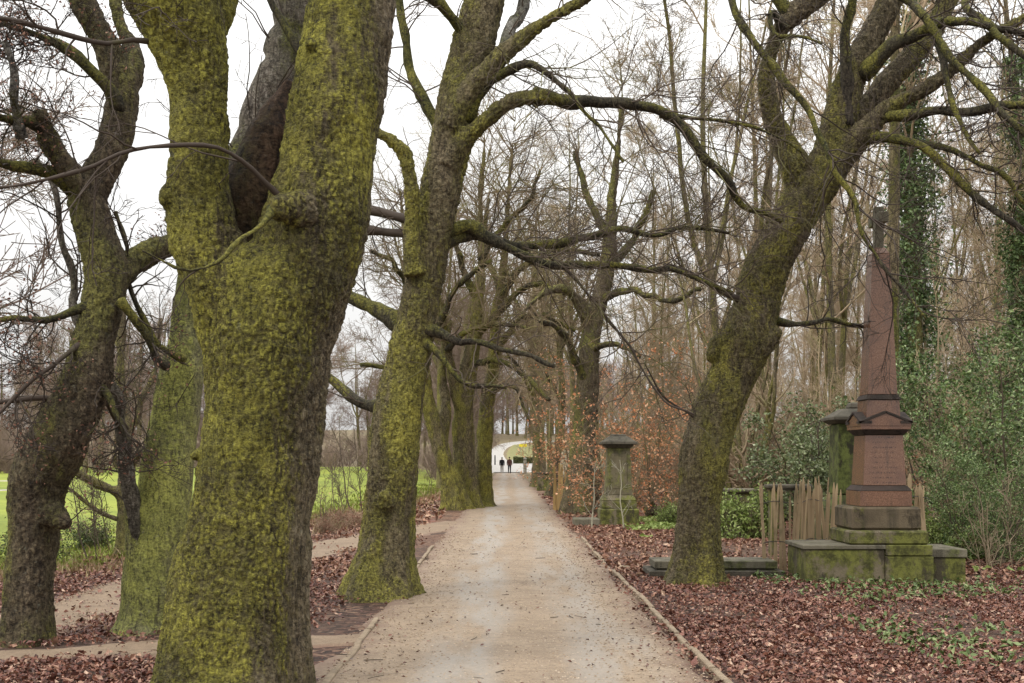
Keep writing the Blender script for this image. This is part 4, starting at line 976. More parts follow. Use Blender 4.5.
# bare undergrowth
GS = 'bare shrubs under the wood right of the path'
LS = 'tangled bare brown shrub on the floor of the wood right of the path'
shr = [shrub_proto('bare_shrub', LS, 'shrub', GS, 4.2, 9, (110, 600, 2600), TWIG_WOOD, lean=.28, r0=.022),
       shrub_proto('bare_shrub', LS, 'shrub', GS, 3.2, 12, (120, 650, 2600), TWIG_WOOD, lean=.4, r0=.018),
       shrub_proto('bare_shrub', LS, 'shrub', GS, 5.5, 6, (110, 600, 2600), TWIG_WOOD, lean=.18, r0=.03)]
for k in range(150):
    y = 27 * (95 / 27) ** rng.random(); x = rng.uniform(3.6 + y * .03, min(y * .48 + 2, 42)); px = CX + x / y * F
    if y < 36 and px < 640: continue
    if y < 31 and 700 < px < 900: continue
    put(shr, x, y, rng.uniform(.7, 1.25))
shl = [shrub_proto('bare_shrub', 'low bare reddish shrub along the far edge of the field', 'shrub', 'bare shrubs along the far edge of the field', 3.5, 10, (120, 600, 2200), TWIG_LEFT, lean=.35, r0=.03)]
for k in range(90):
    y = 84 * (150 / 84) ** rng.random(); x = rng.uniform(-y * .46 - 2, -4.5)
    put(shl, x, y, rng.uniform(.8, 1.6))
# shrubs in the strip between side path and field
GM = 'thin bare saplings between the side path and the field'
sapl = [shrub_proto('sapling', 'thin bare sapling between the side path and the green field', 'sapling', GM, 2.6, 2, (16, 60, 150), TWIG, r0=.016, lean=.12)]
for (px, d, sc) in ((352, 30, 1.25), (338, 28, .8), (330, 32, .6), (430, 52, .9), (100, 20.5, .7), (85, 19, .8), (165, 22, .8), (345, 36, .9), (322, 26, .5)):
    x = (px - CX) * d / F; put(sapl, x, d, sc)
brm = shrub_proto('bramble_clump', 'low dark bramble clump at the field edge by the young olive tree', 'shrub', None, .9, 14, (90, 300, 700), TWIG, leaf_mat('dark_bramble', [(0, (.03, .05, .015)), (1, (.10, .13, .04))], .5, .3), 2600, .06, lean=.9, r0=.008, leafcloud=True)
place(brm, 88, 21, .65)
for px, d, sc, lb in ((150, 22.5, .8, 'low dark bramble clump right of the young olive tree'), (30, 18.5, .7, 'low dark bramble clump beside the leftmost trunk')):
    cp(brm, px, d, lb, sc, px)
brd = shrub_proto('dead_bracken', 'clump of dead brown bracken left of the side path by the thin sapling', 'bracken', 'dead bracken beside the side path', .8, 16, (80, 260, 600), TWIG_WOOD, DRY_LEAF, 900, .07, lean=.8, r0=.007)
place(brd, 336, 28, .55)
for px, d, sc in ((356, 29, .5), (342, 27.5, .55), (325, 26, .5)):
    cp(brd, px, d, None, sc, px)

# copper-leaved young beeches
GB = 'copper leaved young beeches beside the pedestal tomb'
LB = 'young beech with copper leaves near the pedestal tomb'
bee = [shrub_proto('young_beech', LB, 'tree', GB, 6.0, 3, (60, 320, 1200), TWIG_MID, BEECH_LEAF, 1050, .09, spread=.38, trop=-.01, ang=(50, 85), lean=.12, r0=.03),
       shrub_proto('young_beech', LB, 'tree', GB, 4.2, 3, (60, 320, 1200), TWIG_MID, BEECH_LEAF, 780, .09, spread=.42, trop=-.01, ang=(50, 85), lean=.2, r0=.022)]
for (px, d, sc) in ((598, 34, 1.0), (622, 31.5, .9), (648, 33, 1.0), (664, 36, 1.05), (575, 41, 1.05), (556, 47, 1.0), (690, 38, .9), (635, 42, 1.1), (610, 48, 1.1)):
    x = (px - CX) * d / F; put(bee, x, d, sc)
# a few copper leaves low in the right-hand thicket
cp(bee[1], 955, 27, 'small copper leaved beech in the holly thicket right of the cross', .75, 1.0)
cp(bee[1], 915, 24, 'small copper leaved beech close behind the red obelisk', .6, 2.0)

# holly and laurel thicket on the right
def holly_proto(name, label, H, W, n, leaf=HOLLY_LEAF, size=.09):
    root = thing(name, label, 'shrub')
    st = []; sr = []
    for k in range(9):
        d = norm(np.array([rng.normal() * .35, rng.normal() * .35, 1.0])); s = np.linspace(0, H * rng.uniform(.55, .98), 8)
        st.append(np.outer(s, d) + rng.normal(size=(8, 3)) * .05 + np.array([0, 0, -.1])); sr.append(np.linspace(.035, .01, 8))
    st = np.array(st); sr = np.array(sr)
    Q1, R1 = grow(st, sr, 90, .1, 1, (40, 80), .45, .5, 6, .12, .03, .008, .4, W)
    Q2, R2 = grow(Q1, R1, 420, .2, 1, (30, 70), .5, .6, 4, .15, .03, .005, .2)
    a = Acc(); tubes(a, st, sr, 6); tubes(a, Q1, R1, 4); tubes(a, Q2, R2, 3)
    link('stem', a.mesh('stem', [TWIG]), root)
    pool = np.concatenate([Q2[:, 1:].reshape(-1, 3), Q2[:, 2:].reshape(-1, 3), Q1[:, 3:].reshape(-1, 3)])
    pk = pool[rng.choice(len(pool), n)] + rng.normal(size=(n, 3)) * .085
    pk = pk[pk[:, 2] > .03]
    a = Acc(); leaves(a, pk, size * rng.uniform(.6, 1.25, len(pk)), (0, -.15, 1), .4)
    link('foliage', a.mesh('foliage', [leaf], False, attr=True), root)
    return root
h1 = holly_proto('holly_bush', 'tall dark holly bush at the right edge in front of the ivy tree', 4.2, 1.5, 8500)
h2 = holly_proto('holly_bush', 'rounded green holly bush left of the green pillar tomb behind the stakes', 3.2, 1.3, 7000, leaf_mat('laurel_leaf', [(0, (.06, .085, .03)), (.5, (.13, .17, .065)), (.82, (.23, .27, .12)), (1, (.42, .46, .3))], .4, .4, .2))
place(h1, 1012, 20.5, .85); place(h2, 806, 25, .95)
for (px, d, sc, o, lb) in ((950, 23, .82, h1, 'holly bush standing right behind the red obelisk'), (985, 27, 1.0, h1, 'tall holly bush behind the first row of the thicket at the right'),
        (905, 30, .9, h2, 'holly bush growing at the foot of the tall ivy clad tree'), (1045, 24, 1.1, h1, 'holly bush cut off by the right edge of the photo'),
        (838, 29, .85, h2, 'small holly bush close behind the green pillar tomb'), (935, 34, 1.3, h2, 'pale holly bush deep in the thicket right of the ivy clad tree'), (1005, 33, 1.5, h2, 'tallest pale holly bush deep in the thicket at the right'), (786, 34, .9, h2, 'far holly bush behind the multi stemmed tree'),
        (965, 19.5, .42, h1, 'low dark holly shoot at the front of the thicket'), (1000, 18, .38, h1, 'low dark holly shoot nearest the right edge')):
    cp(o, px, d, lb, sc, px * 1.3)
for px, d, sc in ((950, 21.5, .55), (1005, 22, .6), (925, 25.5, .7), (980, 24, .7), (870, 27, .7), (1030, 19.5, .5)):
    x = (px - CX) * d / F; copy_tree(shr[int(px) % 3], (x, d, float(gz(x, d))), px, sc, 'bare twiggy shrub among the hollies behind the obelisk', 'bare shrubs among the hollies behind the obelisk')
# bright bramble in front of the chest tomb
b0 = shrub_proto('bramble_bush', 'bright green bramble in front of the chest tomb', 'shrub', None, 1.1, 16, (110, 380, 900), TWIG, BRAMBLE_LEAF, 3200, .085, lean=.8, r0=.01, leafcloud=True)
place(b0, 740, 24.5)
for px, d, sc, lb in ((722, 26, .7, 'small bright bramble against the right side of the leaning trunk'), (668, 29, .55, 'low bright bramble left of the leaning trunk'), (975, 19, .6, 'low bright bramble at the front of the holly thicket'), (930, 20.5, .7, 'bright bramble just right of the obelisk steps')):
    cp(b0, px, d, lb, sc, px)
# thin dead stalks in front of the thicket
sk = shrub_proto('dead_stalks', 'dry bare stalks standing in front of the holly thicket', 'shrub', None, 1.6, 9, (30, 70, 100), twig_mat('stalk', (.22, .17, .11), (.34, .27, .18)), r0=.009, lean=.16)
place(sk, 985, 17.5)
cp(sk, 1012, 18.5, 'dry bare stalks at the right edge of the photo', 1.1, 2)

# ------------------------------------------------------------------ masonry
def frustum(a, x0, x1, y0, y1, z0, tx0, tx1, ty0, ty1, z1, bev=.012, seg=1):
    """bevelled block: a stack of rings"""
    w = lambda p, q, t: p + (q - p) * t
    H = z1 - z0; b = min(bev, H * .3)
    rings = [(b, 0), (0, b), (0, H - b), (b, H)]
    V = []
    for ins, h in rings:
        t = h / H; xa, xb, ya, yb = w(x0, tx0, t) + ins, w(x1, tx1, t) - ins, w(y0, ty0, t) + ins, w(y1, ty1, t) - ins
        V += [(xa, ya, z0 + h), (xb, ya, z0 + h), (xb, yb, z0 + h), (xa, yb, z0 + h)]
    q = [(3, 2, 1, 0), (12, 13, 14, 15)]
    for r_ in range(3):
        for k in range(4): k2 = (k + 1) % 4; q.append((r_ * 4 + k, r_ * 4 + k2, r_ * 4 + 4 + k2, r_ * 4 + 4 + k))
    a.add(np.array(V), q=np.array(q))
def block(a, cx, cy, w, dp, z0, z1, tw=None, td=None, bev=.012):
    tw = w if tw is None else tw; td = dp if td is None else td
    frustum(a, cx - w / 2, cx + w / 2, cy - dp / 2, cy + dp / 2, z0, cx - tw / 2, cx + tw / 2, cy - td / 2, cy + td / 2, z1, bev)
def part(name, parent, mat, fn, label=None, **kw):
    a = Acc(); fn(a); o = link(name, a.mesh(name, [mat], smooth=False), parent)
    if label: o['label'] = label
    return o

def granite_mat(name, inscr=False):
    m, nt, b = new_mat(name); k = NT(nt)
    tc = k.n('TexCoord').outputs['Object']
    n1 = k.noise(tc, 90, 4, .8); n2 = k.noise(tc, 2.5, 5, .6)
    col = k.ramp(n1, [(.3, (.05, .024, .013)), (.5, (.165, .081, .046)), (.7, (.28, .16, .107))])
    col = k.mix(k.math('MULTIPLY', k.mapr(n2, .45, .7), .5), col, (.085, .045, .036))
    stv = k.noise(k.mapping(tc, (1, 1, .1)), 9, 5, .6)
    col = k.mix(k.math('MULTIPLY', k.mapr(stv, .55, .72), .45), col, (.03, .024, .02))
    if inscr:
        # worn, unreadable rows cut into the front
        sx = k.n('SeparateXYZ'); k.l(tc, sx.inputs[0])
        row = k.math('FRACT', k.math('MULTIPLY', sx.outputs['Z'], 15.0))
        rm = k.math('MULTIPLY', k.mapr(row, .3, .38), k.math('SUBTRACT', 1.0, k.mapr(row, .62, .7)))
        lt = k.mapr(k.noise(k.mapping(tc, (1, 0, .6)), 75, 2, .5), .5, .56)
        rng_x = k.math('SUBTRACT', 1.0, k.mapr(k.math('ABSOLUTE', sx.outputs['X']), .13, .2))
        ins = k.math('MULTIPLY', k.math('MULTIPLY', rm, lt), rng_x)
        col = k.mix(k.math('MULTIPLY', ins, .85), col, (.035, .018, .013))
    k.l(col, b.inputs['Base Color']); b.inputs['Roughness'].default_value = .27; b.inputs['Specular IOR Level'].default_value = .6
    k.bump(n1, .12, .004, b); return m
GRANITE = granite_mat('red_granite'); GRANITE_I = granite_mat('red_granite_inscribed', True)
MOSS_STONE = stone_mat('mossy_sandstone', (.2, .165, .11), (.08, .07, .045), moss=.78, moss_col=(.10, .105, .022), streak=.55)
DARK_STONE = stone_mat('dark_sandstone', (.12, .105, .08), (.06, .055, .04), moss=.45, moss_col=(.05, .055, .016))
PALE_TOP = stone_mat('weathered_slab', (.2, .18, .13), (.11, .10, .07), moss=.5, moss_col=(.08, .085, .03))

# the obelisk with a cross on top
ox, oy = 4.93, 16.15
ob = thing('obelisk_monument', 'tall red granite obelisk tomb topped by a stone cross on mossy steps', 'monument', (ox, oy, 0))
part('plinth', ob, MOSS_STONE, lambda a: (block(a, -.62, -.12, 1.02, 1.0, -.15, .44, bev=.015), block(a, .73, -.12, .45, .92, -.15, .33, bev=.015), block(a, .205, -.15, .62, 1.0, -.15, .36, bev=.015)))
part('coping', ob, PALE_TOP, lambda a: block(a, -.63, -.12, 1.07, 1.04, .442, .50, bev=.01))
part('coping', ob, PALE_TOP, lambda a: block(a, .735, -.12, .47, .96, .332, .445, bev=.012))
part('step', ob, MOSS_STONE, lambda a: (block(a, -.05, -.14, 1.02, .96, .5035, .68, bev=.02), block(a, .2, -.15, .60, 1.02, .3635, .5, bev=.008)))
part('step', ob, stone_mat('brown_step', (.16, .125, .08), (.09, .07, .045), moss=.55, moss_col=(.09, .085, .025), streak=.5), lambda a: block(a, -.03, -.02, .90, .84, .683, .985, bev=.03))
DARK_GRANITE = stone_mat('blackened_shade_granite', (.07, .05, .042), (.03, .025, .02), moss=.15, streak=.5)  # dark ledge strips: weathering plus edge shade put into the colour
part('die_base', ob, GRANITE, lambda a: block(a, 0, 0, .68, .68, .988, 1.19, bev=.006))
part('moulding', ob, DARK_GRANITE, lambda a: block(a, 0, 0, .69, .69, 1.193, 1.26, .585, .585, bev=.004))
part('die', ob, GRANITE_I, lambda a: block(a, 0, 0, .565, .565, 1.263, 1.93, .50, .50, bev=.005))
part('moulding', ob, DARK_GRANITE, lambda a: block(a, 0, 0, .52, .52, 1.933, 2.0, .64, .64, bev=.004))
def pediment(a):
    block(a, 0, 0, .66, .66, 2.003, 2.05, bev=.004)
    for rz in (0, 1):
        h = .335
        V = np.array([(-h, -h, 2.053), (h, -h, 2.053), (h, -h, 2.085), (.0, -h, 2.215), (-h, -h, 2.085), (-h, h, 2.053), (h, h, 2.053), (h, h, 2.085), (.0, h, 2.215), (-h, h, 2.085)])
        if rz: V = np.stack([-V[:, 1] * .997, V[:, 0] * .997, V[:, 2] - .002], -1)
        a.add(V, q=np.array([(0, 5, 6, 1), (1, 6, 7, 2), (2, 7, 8, 3), (3, 8, 9, 4), (4, 9, 5, 0)]), t=np.array([(0, 1, 2), (0, 2, 3), (0, 3, 4), (5, 7, 6), (5, 8, 7), (5, 9, 8)]))
part('pediment', ob, GRANITE, pediment)
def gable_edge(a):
    # weathered slabs, darkened as painted ridge shade, on the four gable slopes, a little proud of the gable faces
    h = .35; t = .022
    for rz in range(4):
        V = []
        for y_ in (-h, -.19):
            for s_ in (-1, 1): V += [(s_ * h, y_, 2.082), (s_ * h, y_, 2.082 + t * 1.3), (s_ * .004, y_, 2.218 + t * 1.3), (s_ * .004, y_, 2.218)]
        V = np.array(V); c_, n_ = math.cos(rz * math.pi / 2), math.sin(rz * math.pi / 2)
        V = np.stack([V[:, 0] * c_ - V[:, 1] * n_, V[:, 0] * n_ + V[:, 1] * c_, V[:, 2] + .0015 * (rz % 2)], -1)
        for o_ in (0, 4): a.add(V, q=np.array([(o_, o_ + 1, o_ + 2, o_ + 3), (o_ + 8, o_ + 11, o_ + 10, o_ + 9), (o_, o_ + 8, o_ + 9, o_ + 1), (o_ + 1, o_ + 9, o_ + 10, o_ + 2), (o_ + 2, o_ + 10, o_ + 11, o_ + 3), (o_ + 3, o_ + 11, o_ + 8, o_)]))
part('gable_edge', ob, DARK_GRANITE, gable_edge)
part('neck', ob, GRANITE, lambda a: block(a, 0, 0, .455, .455, 2.08, 2.40, .43, .43, bev=.005))
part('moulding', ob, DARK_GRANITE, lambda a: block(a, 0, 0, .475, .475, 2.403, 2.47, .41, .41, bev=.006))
part('shaft', ob, GRANITE, lambda a: (block(a, 0, 0, .39, .39, 2.473, 4.36, .235, .235, bev=.005), block(a, 0, 0, .235, .235, 4.362, 4.45, .13, .13, bev=.003)))
def cross(a):
    block(a, 0, 0, .11, .12, 4.445, 5.0, .11, .12, bev=.008)
    block(a, 0, -.15, .13, .175, 4.76, 4.90, bev=.01); block(a, 0, .15, .13, .175, 4.76, 4.90, bev=.01)
part('cross', ob, PALE_TOP, cross)

PILLAR = stone_mat('green_pillar', (.10, .095, .05), (.055, .055, .03), moss=.85, moss_col=(.07, .085, .02), streak=.6)
# green pillar tomb behind it
gx = (852 - CX) * 18.9 / F
pt = thing('pillar_tomb', 'mossy green square pillar tomb with a capped top half hidden behind the red obelisk', 'tomb', (gx, 18.9, float(gz(gx, 18.9))))
part('step', pt, PILLAR, lambda a: (block(a, -.1, 0, 1.35, 1.2, -.15, .32, bev=.02), block(a, -.06, 0, 1.10, 1.0, .323, .62, bev=.02)))
part('base', pt, PILLAR, lambda a: (block(a, 0, 0, .9, .85, .623, .86, bev=.02), block(a, 0, 0, .82, .8, .863, 1.05, .64, .62, bev=.01)))
part('shaft', pt, PILLAR, lambda a: block(a, 0, 0, .60, .58, 1.053, 2.16, .56, .54, bev=.02))
part('cap', pt, DARK_STONE, lambda a: (block(a, 0, 0, .60, .58, 2.163, 2.21, .74, .72, bev=.004), block(a, 0, 0, .78, .76, 2.213, 2.27, bev=.01), block(a, 0, 0, .72, .70, 2.273, 2.40, .34, .32, bev=.006), block(a, .08, 0, .30, .28, 2.403, 2.50, .24, .22, bev=.02)))

# pedestal tomb left of the leaning tree
qx = (618 - CX) * 29.3 / F
pm = thing('pedestal_tomb', 'weathered stone pedestal tomb with an overhanging cap beside the path', 'tomb', (qx, 29.3, float(gz(qx, 29.3))))
part('base', pm, MOSS_STONE, lambda a: (block(a, 0, 0, .93, .9, -.2, .42, bev=.03), block(a, 0, 0, .84, .8, .423, .60, bev=.02), block(a, 0, 0, .86, .82, .603, .74, .68, .66, bev=.02)))
part('shaft', pm, stone_mat('weathered_pedestal', (.17, .145, .09), (.09, .075, .045), moss=.66, moss_col=(.11, .11, .035), streak=.3), lambda a: (block(a, 0, 0, .64, .62, .743, 1.88, .54, .52, bev=.012), block(a, 0, -.275, .40, .07, .9, 1.74, .36, .07, bev=.008)))
part('cap', pm, DARK_STONE, lambda a: (block(a, 0, 0, .57, .55, 1.883, 1.93, .68, .66, bev=.004), block(a, 0, 0, .70, .68, 1.933, 1.965, bev=.006), block(a, 0, 0, .86, .84, 1.968, 2.035, bev=.01), block(a, 0, 0, .80, .78, 2.038, 2.17, .44, .42, bev=.006), block(a, 0, 0, .40, .38, 2.173, 2.22, .34, .32, bev=.01)))
part('kerb_slab', pm, PALE_TOP, lambda a: block(a, -.79, -.05, .62, .8, -.1, .18, bev=.02))
sp1 = shrub_proto('sapling', 'thin pale sapling standing in front of the pedestal tomb', 'sapling', None, 2.4, 1, (8, 14, 20), twig_mat('pale_twig', (.26, .24, .17), (.36, .34, .26)), r0=.022, lean=.07)
place(sp1, 603, 28.2)
cp(sp1, 612, 27.6, 'thin dark sapling in front of the middle of the pedestal tomb', 1.0, 2.5)

# low ledger slab at the foot of the leaning tree
lx = (713 - CX) * 16.5 / F
lg = thing('ledger_tomb', 'low two tier stone ledger tomb lying behind the leaning trunk', 'tomb', (lx, 16.6, float(gz(lx, 16.6))))
part('base', lg, DARK_STONE, lambda a: (block(a, 0, 0, 1.82, .88, -.12, .10, bev=.01), block(a, 0, 0, 1.60, .64, .103, .123, bev=.003)))
part('slab', lg, PALE_TOP, lambda a: block(a, 0, 0, 1.66, .70, .125, .225, bev=.008))
# loose kerb stone beside the path
ks = Acc(); block(ks, 0, 0, .26, .16, -.05, .05, .22, .13, bev=.02)
link('loose_stone', ks.mesh('loose_stone', [KERB_M], False), None, (1.62, 17.6, float(gz(1.62, 17.6))), label='loose flat pale stone at the right edge of the path near the leaning trunk', category='stone')

# chest tomb, table tombs
def table_tomb(px, d, w, h, label, top=PALE_TOP, body=MOSS_STONE, dp=.8, legs=False, cat='tomb'):
    x = (px - CX) * d / F; t = thing('chest_tomb' if not legs else 'table_tomb', label, cat, (x, d, float(gz(x, d))))
    if legs:
        for s_ in (-1, 1): part('leg', t, body, lambda a, s_=s_: block(a, s_ * w * .36, 0, w * .14, dp * .7, -.1, h - .10, bev=.015))
    else: part('body', t, body, lambda a: (block(a, 0, 0, w * .96, dp, -.1, .16, bev=.015), block(a, 0, 0, w * .84, dp * .86, .163, h - .10, bev=.015)))
    part('slab', t, top, lambda a: (block(a, 0, 0, w * .86, dp * .9, h - .097, h - .07, w, dp, bev=.004), block(a, 0, 0, w * 1.04, dp * 1.04, h - .067, h, bev=.015)))
    return t
table_tomb(738, 27.5, .84, .92, 'pale topped chest tomb behind the bright bramble')
table_tomb(788, 20.5, .72, 1.22, 'dark topped table tomb behind the wooden stakes', DARK_STONE, MOSS_STONE, dp=.35, legs=True)
table_tomb(544, 63.0, .8, .95, 'mossy chest tomb far along the right edge of the path', DARK_STONE)
table_tomb(565, 45.0, .9, .9, 'small chest tomb between the yellow stakes and the thick dark trunk', PALE_TOP)

# wooden paling fences
STAKE = twig_mat('stake_wood', (.44, .33, .20), (.30, .22, .13), (.2, .16, .09), .4)
STAKE_Y = twig_mat('stake_wood_yellow', (.45, .31, .12), (.28, .18, .08))
WIRE = twig_mat('wire', (.06, .055, .05), (.09, .08, .07))
def paling(label, line, n, h, mat, w=.05, jit=.05, lean=.05, wires=(.35, .8)):
    line = np.asarray(line, float); root = thing('paling_fence', label, 'fence', (*line[0], float(gz(*line[0]))))
    o = np.array(root.location)
    s = np.concatenate([[0], np.cumsum(np.linalg.norm(np.diff(line, axis=0), axis=1))])
    for k in range(n):
        t = (k + rng.uniform(-.25, .25)) / max(n - 1, 1) * s[-1]; x = np.interp(t, s, line[:, 0]); y = np.interp(t, s, line[:, 1])
        hh = h * rng.uniform(.86, 1.1); g = float(gz(x, y)); ww = w * rng.uniform(.5, 1.35); lx_, ly_ = rng.normal() * lean, rng.normal() * lean
        a = Acc(); an = rng.uniform(-.5, .5)
        cs, sn = math.cos(an), math.sin(an)
        prof = [(-.5, -.22), (.5, -.28), (.42, .2), (-.1, .33), (-.5, .18)]
        V = []
        for z, sc_ in ((-.15, 1), (hh * .5, .97), (hh - .09, .93), (hh, .3)):
            for (u, v) in prof: V.append((x + lx_ * z + (u * cs - v * sn) * ww * sc_ + rng.normal() * .002, y + ly_ * z + (u * sn + v * cs) * ww * sc_, g + z))
        q = [(r_ * 5 + i, r_ * 5 + (i + 1) % 5, r_ * 5 + 5 + (i + 1) % 5, r_ * 5 + 5 + i) for r_ in range(3) for i in range(5)]
        a.add(np.array(V), q=np.array(q), t=np.array([(15, 16, 17), (15, 17, 18), (15, 18, 19)]))
        link('stake', a.mesh('stake', [mat], False, o), root)
    for zz in wires:
        c = []
        for t in np.linspace(0, s[-1], 3 * n): x = np.interp(t, s, line[:, 0]); y = np.interp(t, s, line[:, 1]); c.append((x, y - .03, float(gz(x, y)) + zz * h + .02 * math.sin(t * 9)))
        a = Acc(); tube1(a, np.array(c), np.full(len(c), .006), 5); link('wire', a.mesh('wire', [WIRE], True, o), root)
    return root
def gp(px, d): return ((px - CX) * d / F, d)
paling('weathered wooden stake fence left of the red obelisk', [gp(763, 16.7), gp(800, 16.9), gp(838, 17.7)], 33, 1.24, STAKE, .036)
paling('short run of wooden stakes right behind the red obelisk', [gp(908, 17.4), gp(928, 17.1)], 6, 1.3, STAKE, .045)
paling('yellow split stakes at the right path edge beside the thick dark trunk', [gp(554, 38.5), gp(564, 36.8)], 7, 1.38, STAKE_Y, .08, lean=.09)

# fallen log behind the pedestal tomb
fx = (666 - CX) * 33 / F; la_ = Acc(); tt = np.linspace(0, 1, 14)
lp = np.stack([fx - .55 + 1.15 * tt, 33 + .25 * tt, float(gz(fx, 33)) + .12 + .03 * np.sin(tt * 6)], -1); tube1(la_, lp, .15 - .05 * tt + .02 * np.sin(tt * 11), 12)
lgo = thing('fallen_log', 'dark fallen log on the leaves right of the pedestal tomb', 'log', (fx, 33, float(gz(fx, 33))))
link('log_body', la_.mesh('log_body', [BARK_DARK], True, lgo.location), lgo)
la_ = Acc(); tube1(la_, np.array([lp[3], lp[3] + (-.05, -.05, .15), lp[3] + (-.12, -.08, .28)]), np.array([.07, .06, .05]), 8); link('branch_stub', la_.mesh('branch_stub', [BARK_DARK], True, lgo.location), lgo)

# ------------------------------------------------------------------ far end: people, posts, hedge, sign
def skinned(name, joints, edges, mats, parent, zsplit):
    me = bpy.data.meshes.new('tmp'); me.from_pydata([j[:3] for j in joints], edges, [])
    o = bpy.data.objects.new('tmp', me); COL.objects.link(o)
    md = o.modifiers.new('s', 'SKIN'); o.modifiers.new('u', 'SUBSURF').levels = 2
    sv = me.skin_vertices[0].data
    for i, j in enumerate(joints): sv[i].radius = (j[3], j[4] if len(j) > 4 else j[3])
    sv[0].use_root = True
    dg = bpy.context.evaluated_depsgraph_get(); m2 = bpy.data.meshes.new_from_object(o.evaluated_get(dg)); m2.name = name
    bpy.data.objects.remove(o)
    m2.materials.clear()
    for m in mats: m2.materials.append(m)
    for p in m2.polygons:
        p.use_smooth = True; c = p.center; k = 0
        for i, fn in enumerate(zsplit):
            if fn(c): k = i
        p.material_index = k
    return link(name, m2, parent)
def flat(name, c, rough=.8):
    m, nt, b = new_mat(name); k = NT(nt); tc = k.n('TexCoord').outputs['Object']
    k.l(k.mix(k.noise(tc, 14, 3), c, tuple(v * .7 for v in c)), b.inputs['Base Color']); b.inputs['Roughness'].default_value = rough; return m
SKIN = flat('skin', (.5, .32, .24)); JACK = flat('jacket_dark', (.012, .012, .016)); TROU = flat('trousers_dark', (.02, .02, .028)); JACK2 = flat('jacket_brown', (.11, .05, .04)); TROU2 = flat('trousers_pale', (.3, .28, .26)); HAIR = flat('hair', (.02, .014, .01))
def person(px, d, label, jack, trou, h, ph):
    x = (px - CX) * d / F; t = thing('person', label, 'person', (x, d, float(gz(x, d)) + .08), None, math.pi * (0 if ph else 1) * 0)
    s = h / 1.72
    J = [(0, 0, .95, .15, .11), (0, .01, 1.15, .14, .10), (0, .01, 1.36, .18, .11), (0, 0, 1.48, .06, .06), (0, -.01, 1.56, .065, .07), (0, -.01, 1.66, .075, .095),
         (.09, 0, .88, .085, .09), (.10, -.10 * ph, .50, .06, .065), (.10, -.02 * ph + .12, .10, .042, .045), (.11, .10 - .14, .04, .04, .035),
         (-.09, 0, .88, .085, .09), (-.10, .10 * ph, .50, .06, .065), (-.10, .28 * ph, .12, .042, .045), (-.11, .28 * ph - .16, .05, .04, .035),
         (.20, 0, 1.40, .055, .06), (.25, .06, 1.14, .045, .05), (.24, -.08, .92, .035, .04), (.235, -.10, .83, .03, .04),
         (-.20, 0, 1.40, .055, .06), (-.25, -.04, 1.14, .045, .05), (-.24, -.12, .92, .035, .04), (-.235, -.14, .83, .03, .04)]
    J = [(j[0] * s, j[1] * s, j[2] * s, j[3] * s * 1.25, j[4] * s * 1.2) if i < 3 or i > 5 else tuple(v * s for v in j) for i, j in enumerate(J)]
    E = [(0, 1), (1, 2), (2, 3), (3, 4), (4, 5), (0, 6), (6, 7), (7, 8), (8, 9), (0, 10), (10, 11), (11, 12), (12, 13), (2, 14), (14, 15), (15, 16), (16, 17), (2, 18), (18, 19), (19, 20), (20, 21)]
    skinned('body', J, E, [jack, trou, SKIN], t, [lambda c: True, lambda c: c[2] < .86 * s and abs(c[0]) < .19 * s, lambda c: c[2] > 1.5 * s or (c[2] < .88 * s and abs(c[0]) > .2 * s)])
    V = []; a = Acc(); n = 10
    for i in range(6):
        ph_ = i / 5 * 1.75
        for j in range(n):
            th = j / n * 6.283; V.append((.095 * s * math.sin(ph_) * math.cos(th), (-.0 + .115 * math.sin(ph_) * math.sin(th)) * s + .01, (1.655 + .105 * math.cos(ph_)) * s))
    a.add(np.array(V), q=np.array([(i * n + j, (i + 1) * n + j, (i + 1) * n + (j + 1) % n, i * n + (j + 1) % n) for i in range(5) for j in range(n)])); link('hair', a.mesh('hair', [HAIR]), t)
    return t
person(502, 139, 'left walker in a black jacket and pale trousers at the far end of the path', JACK, TROU2, 1.8, 1)
person(509.5, 137, 'right walker in a brown jacket and dark trousers at the far end of the path', JACK2, TROU, 1.84, -1)
def far_post(px, d, label, h, w, mat, name):
    x = (px - CX) * d / F; t = thing(name, label, 'post', (x, d, float(gz(x, d))))
    part('shaft', t, mat, lambda a: block(a, 0, 0, w, w, -.2, h, w * .85, w * .85, bev=.03)); part('cap', t, mat, lambda a: block(a, 0, 0, w * 1.25, w * 1.25, h + .003, h + .12, w * .4, w * .4, bev=.02)); return t
far_post(495, 172, 'slim dark post left of the two distant walkers', 1.35, .2, flat('dark_post', (.03, .03, .03)), 'bollard')
far_post(525, 140, 'pale stone gatepost right of the two distant walkers', 1.75, .42, stone_mat('pale_gatepost', (.42, .4, .34), (.3, .28, .22), moss=.2), 'gatepost')
sx_ = (523 - CX) * 205 / F; sg = thing('sign_board', 'small yellow board on posts by the distant road', 'sign', (sx_, 205, float(gz(sx_, 205))))
YEL = flat('yellow_paint', (.75, .62, .04), .5)
part('panel', sg, YEL, lambda a: block(a, 0, 0, 1.3, .06, .95, 1.42, bev=.01)); [part('leg', sg, flat('sign_leg', (.2, .2, .2)), lambda a, s_=s_: block(a, s_ * .5, .05, .06, .03, -.1, 1.3, bev=.004)) for s_ in (-1, 1)]
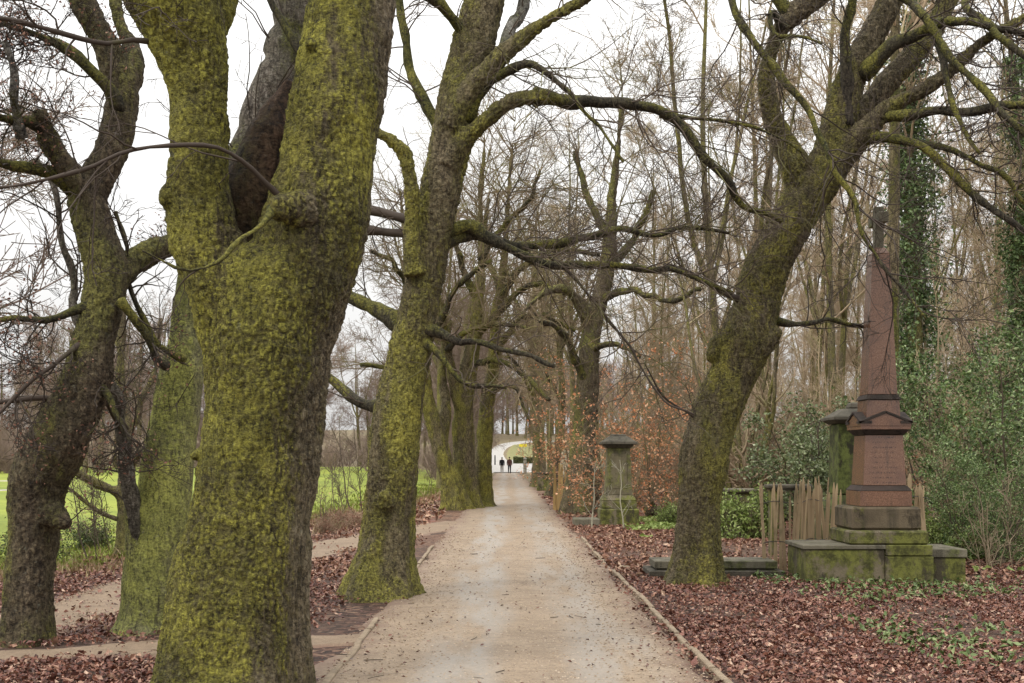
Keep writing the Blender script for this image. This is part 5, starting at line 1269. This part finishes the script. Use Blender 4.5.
def hedge(x0, x1, y, h, label):
    t = thing('hedge', label, 'hedge', ((x0 + x1) / 2, y, float(gz((x0 + x1) / 2, y)))); n = 5200
    p = np.stack([rng.uniform((x0 - x1) / 2, (x1 - x0) / 2, n), rng.uniform(-.5, .5, n), rng.uniform(.02, 1, n) ** .8 * h], -1); p[:, 2] *= 1 + .12 * vnoise(np.stack([p[:, 0] * 1.5, p[:, 1], p[:, 0] * 0], -1), 3)
    a = Acc(); leaves(a, p, rng.uniform(.12, .24, n)); link('foliage', a.mesh('foliage', [leaf_mat('hedge_leaf', [(0, (.05, .06, .025)), (1, (.15, .16, .06))], .6, .25)], False, attr=True), t)
    k = 14; st = np.stack([np.stack([np.full(5, q), np.zeros(5), np.linspace(-.1, h * .8, 5)], -1) for q in np.linspace((x0 - x1) / 2, (x1 - x0) / 2, k)]); a = Acc(); tubes(a, st, np.full((k, 5), .03), 5); link('stem', a.mesh('stem', [TWIG]), t)
    return t
hedge(.2, 3.6, 176, 1.0, 'low clipped hedge behind the distant walkers')

# ------------------------------------------------------------------ camera, light, world
cam = bpy.data.cameras.new('camera'); co = bpy.data.objects.new('camera', cam); COL.objects.link(co)
co.location = (0, 0, CH); co.rotation_euler = (R(90), 0, 0)
cam.sensor_width = 36; cam.lens = 36 * F / 1024; cam.shift_y = (HY - 341.5) / 1024; cam.clip_end = 3000; cam.clip_start = .05
scene.camera = co

EL, AZ = 48.0, 222.0
sun = bpy.data.lights.new('sun', 'SUN'); sun.energy = 1.3; sun.angle = R(16); sun.color = (1, .94, .84)
so = bpy.data.objects.new('sun', sun); COL.objects.link(so); so.rotation_euler = (R(90 - EL), 0, R(-42)); so.location = (-20, -20, 40)
w = bpy.data.worlds.new('World'); scene.world = w; w.use_nodes = True
nt = w.node_tree; nt.nodes.clear(); k = NT(nt)
out = k.n('OutputWorld'); bg = k.n('Background'); k.l(bg.outputs[0], out.inputs[0])
sky = k.n('TexSky'); sky.sky_type = 'NISHITA'; sky.sun_disc = False; sky.sun_elevation = R(EL); sky.sun_rotation = R(AZ); sky.dust_density = 3; sky.air_density = 1
hs = k.n('HueSaturation'); hs.inputs['Saturation'].default_value = .12; k.l(sky.outputs[0], hs.inputs['Color'])
gen = k.n('TexCoord').outputs['Generated']; sx = k.n('SeparateXYZ'); k.l(gen, sx.inputs[0])
cie = k.math('ADD', .50, k.math('MULTIPLY', k.math('MAXIMUM', sx.outputs['Z'], 0.0), 1.6))   # overcast: brighter overhead
cl = k.math('ADD', .93, k.math('MULTIPLY', k.noise(k.mapping(gen, (1, 1, 2.5)), 2.2, 5, .55), .14))
cmb = k.n('CombineXYZ')
g = k.math('MULTIPLY', k.math('MULTIPLY', cie, cl), 13.8)
k.l(g, cmb.inputs[0]); k.l(k.math('MULTIPLY', g, .99), cmb.inputs[1]); k.l(k.math('MULTIPLY', g, .975), cmb.inputs[2])
k.l(k.mix(.8, hs.outputs[0], cmb.outputs[0]), bg.inputs[0]); bg.inputs[1].default_value = .1

scene.view_settings.view_transform = 'Standard'; scene.view_settings.look = 'None'; scene.view_settings.gamma = 1; scene.view_settings.exposure = 0.2
scene.view_settings.use_curve_mapping = False
scene.cycles.max_bounces = 6; scene.cycles.diffuse_bounces = 3; scene.cycles.glossy_bounces = 2; scene.cycles.transparent_max_bounces = 4; scene.cycles.transmission_bounces = 2
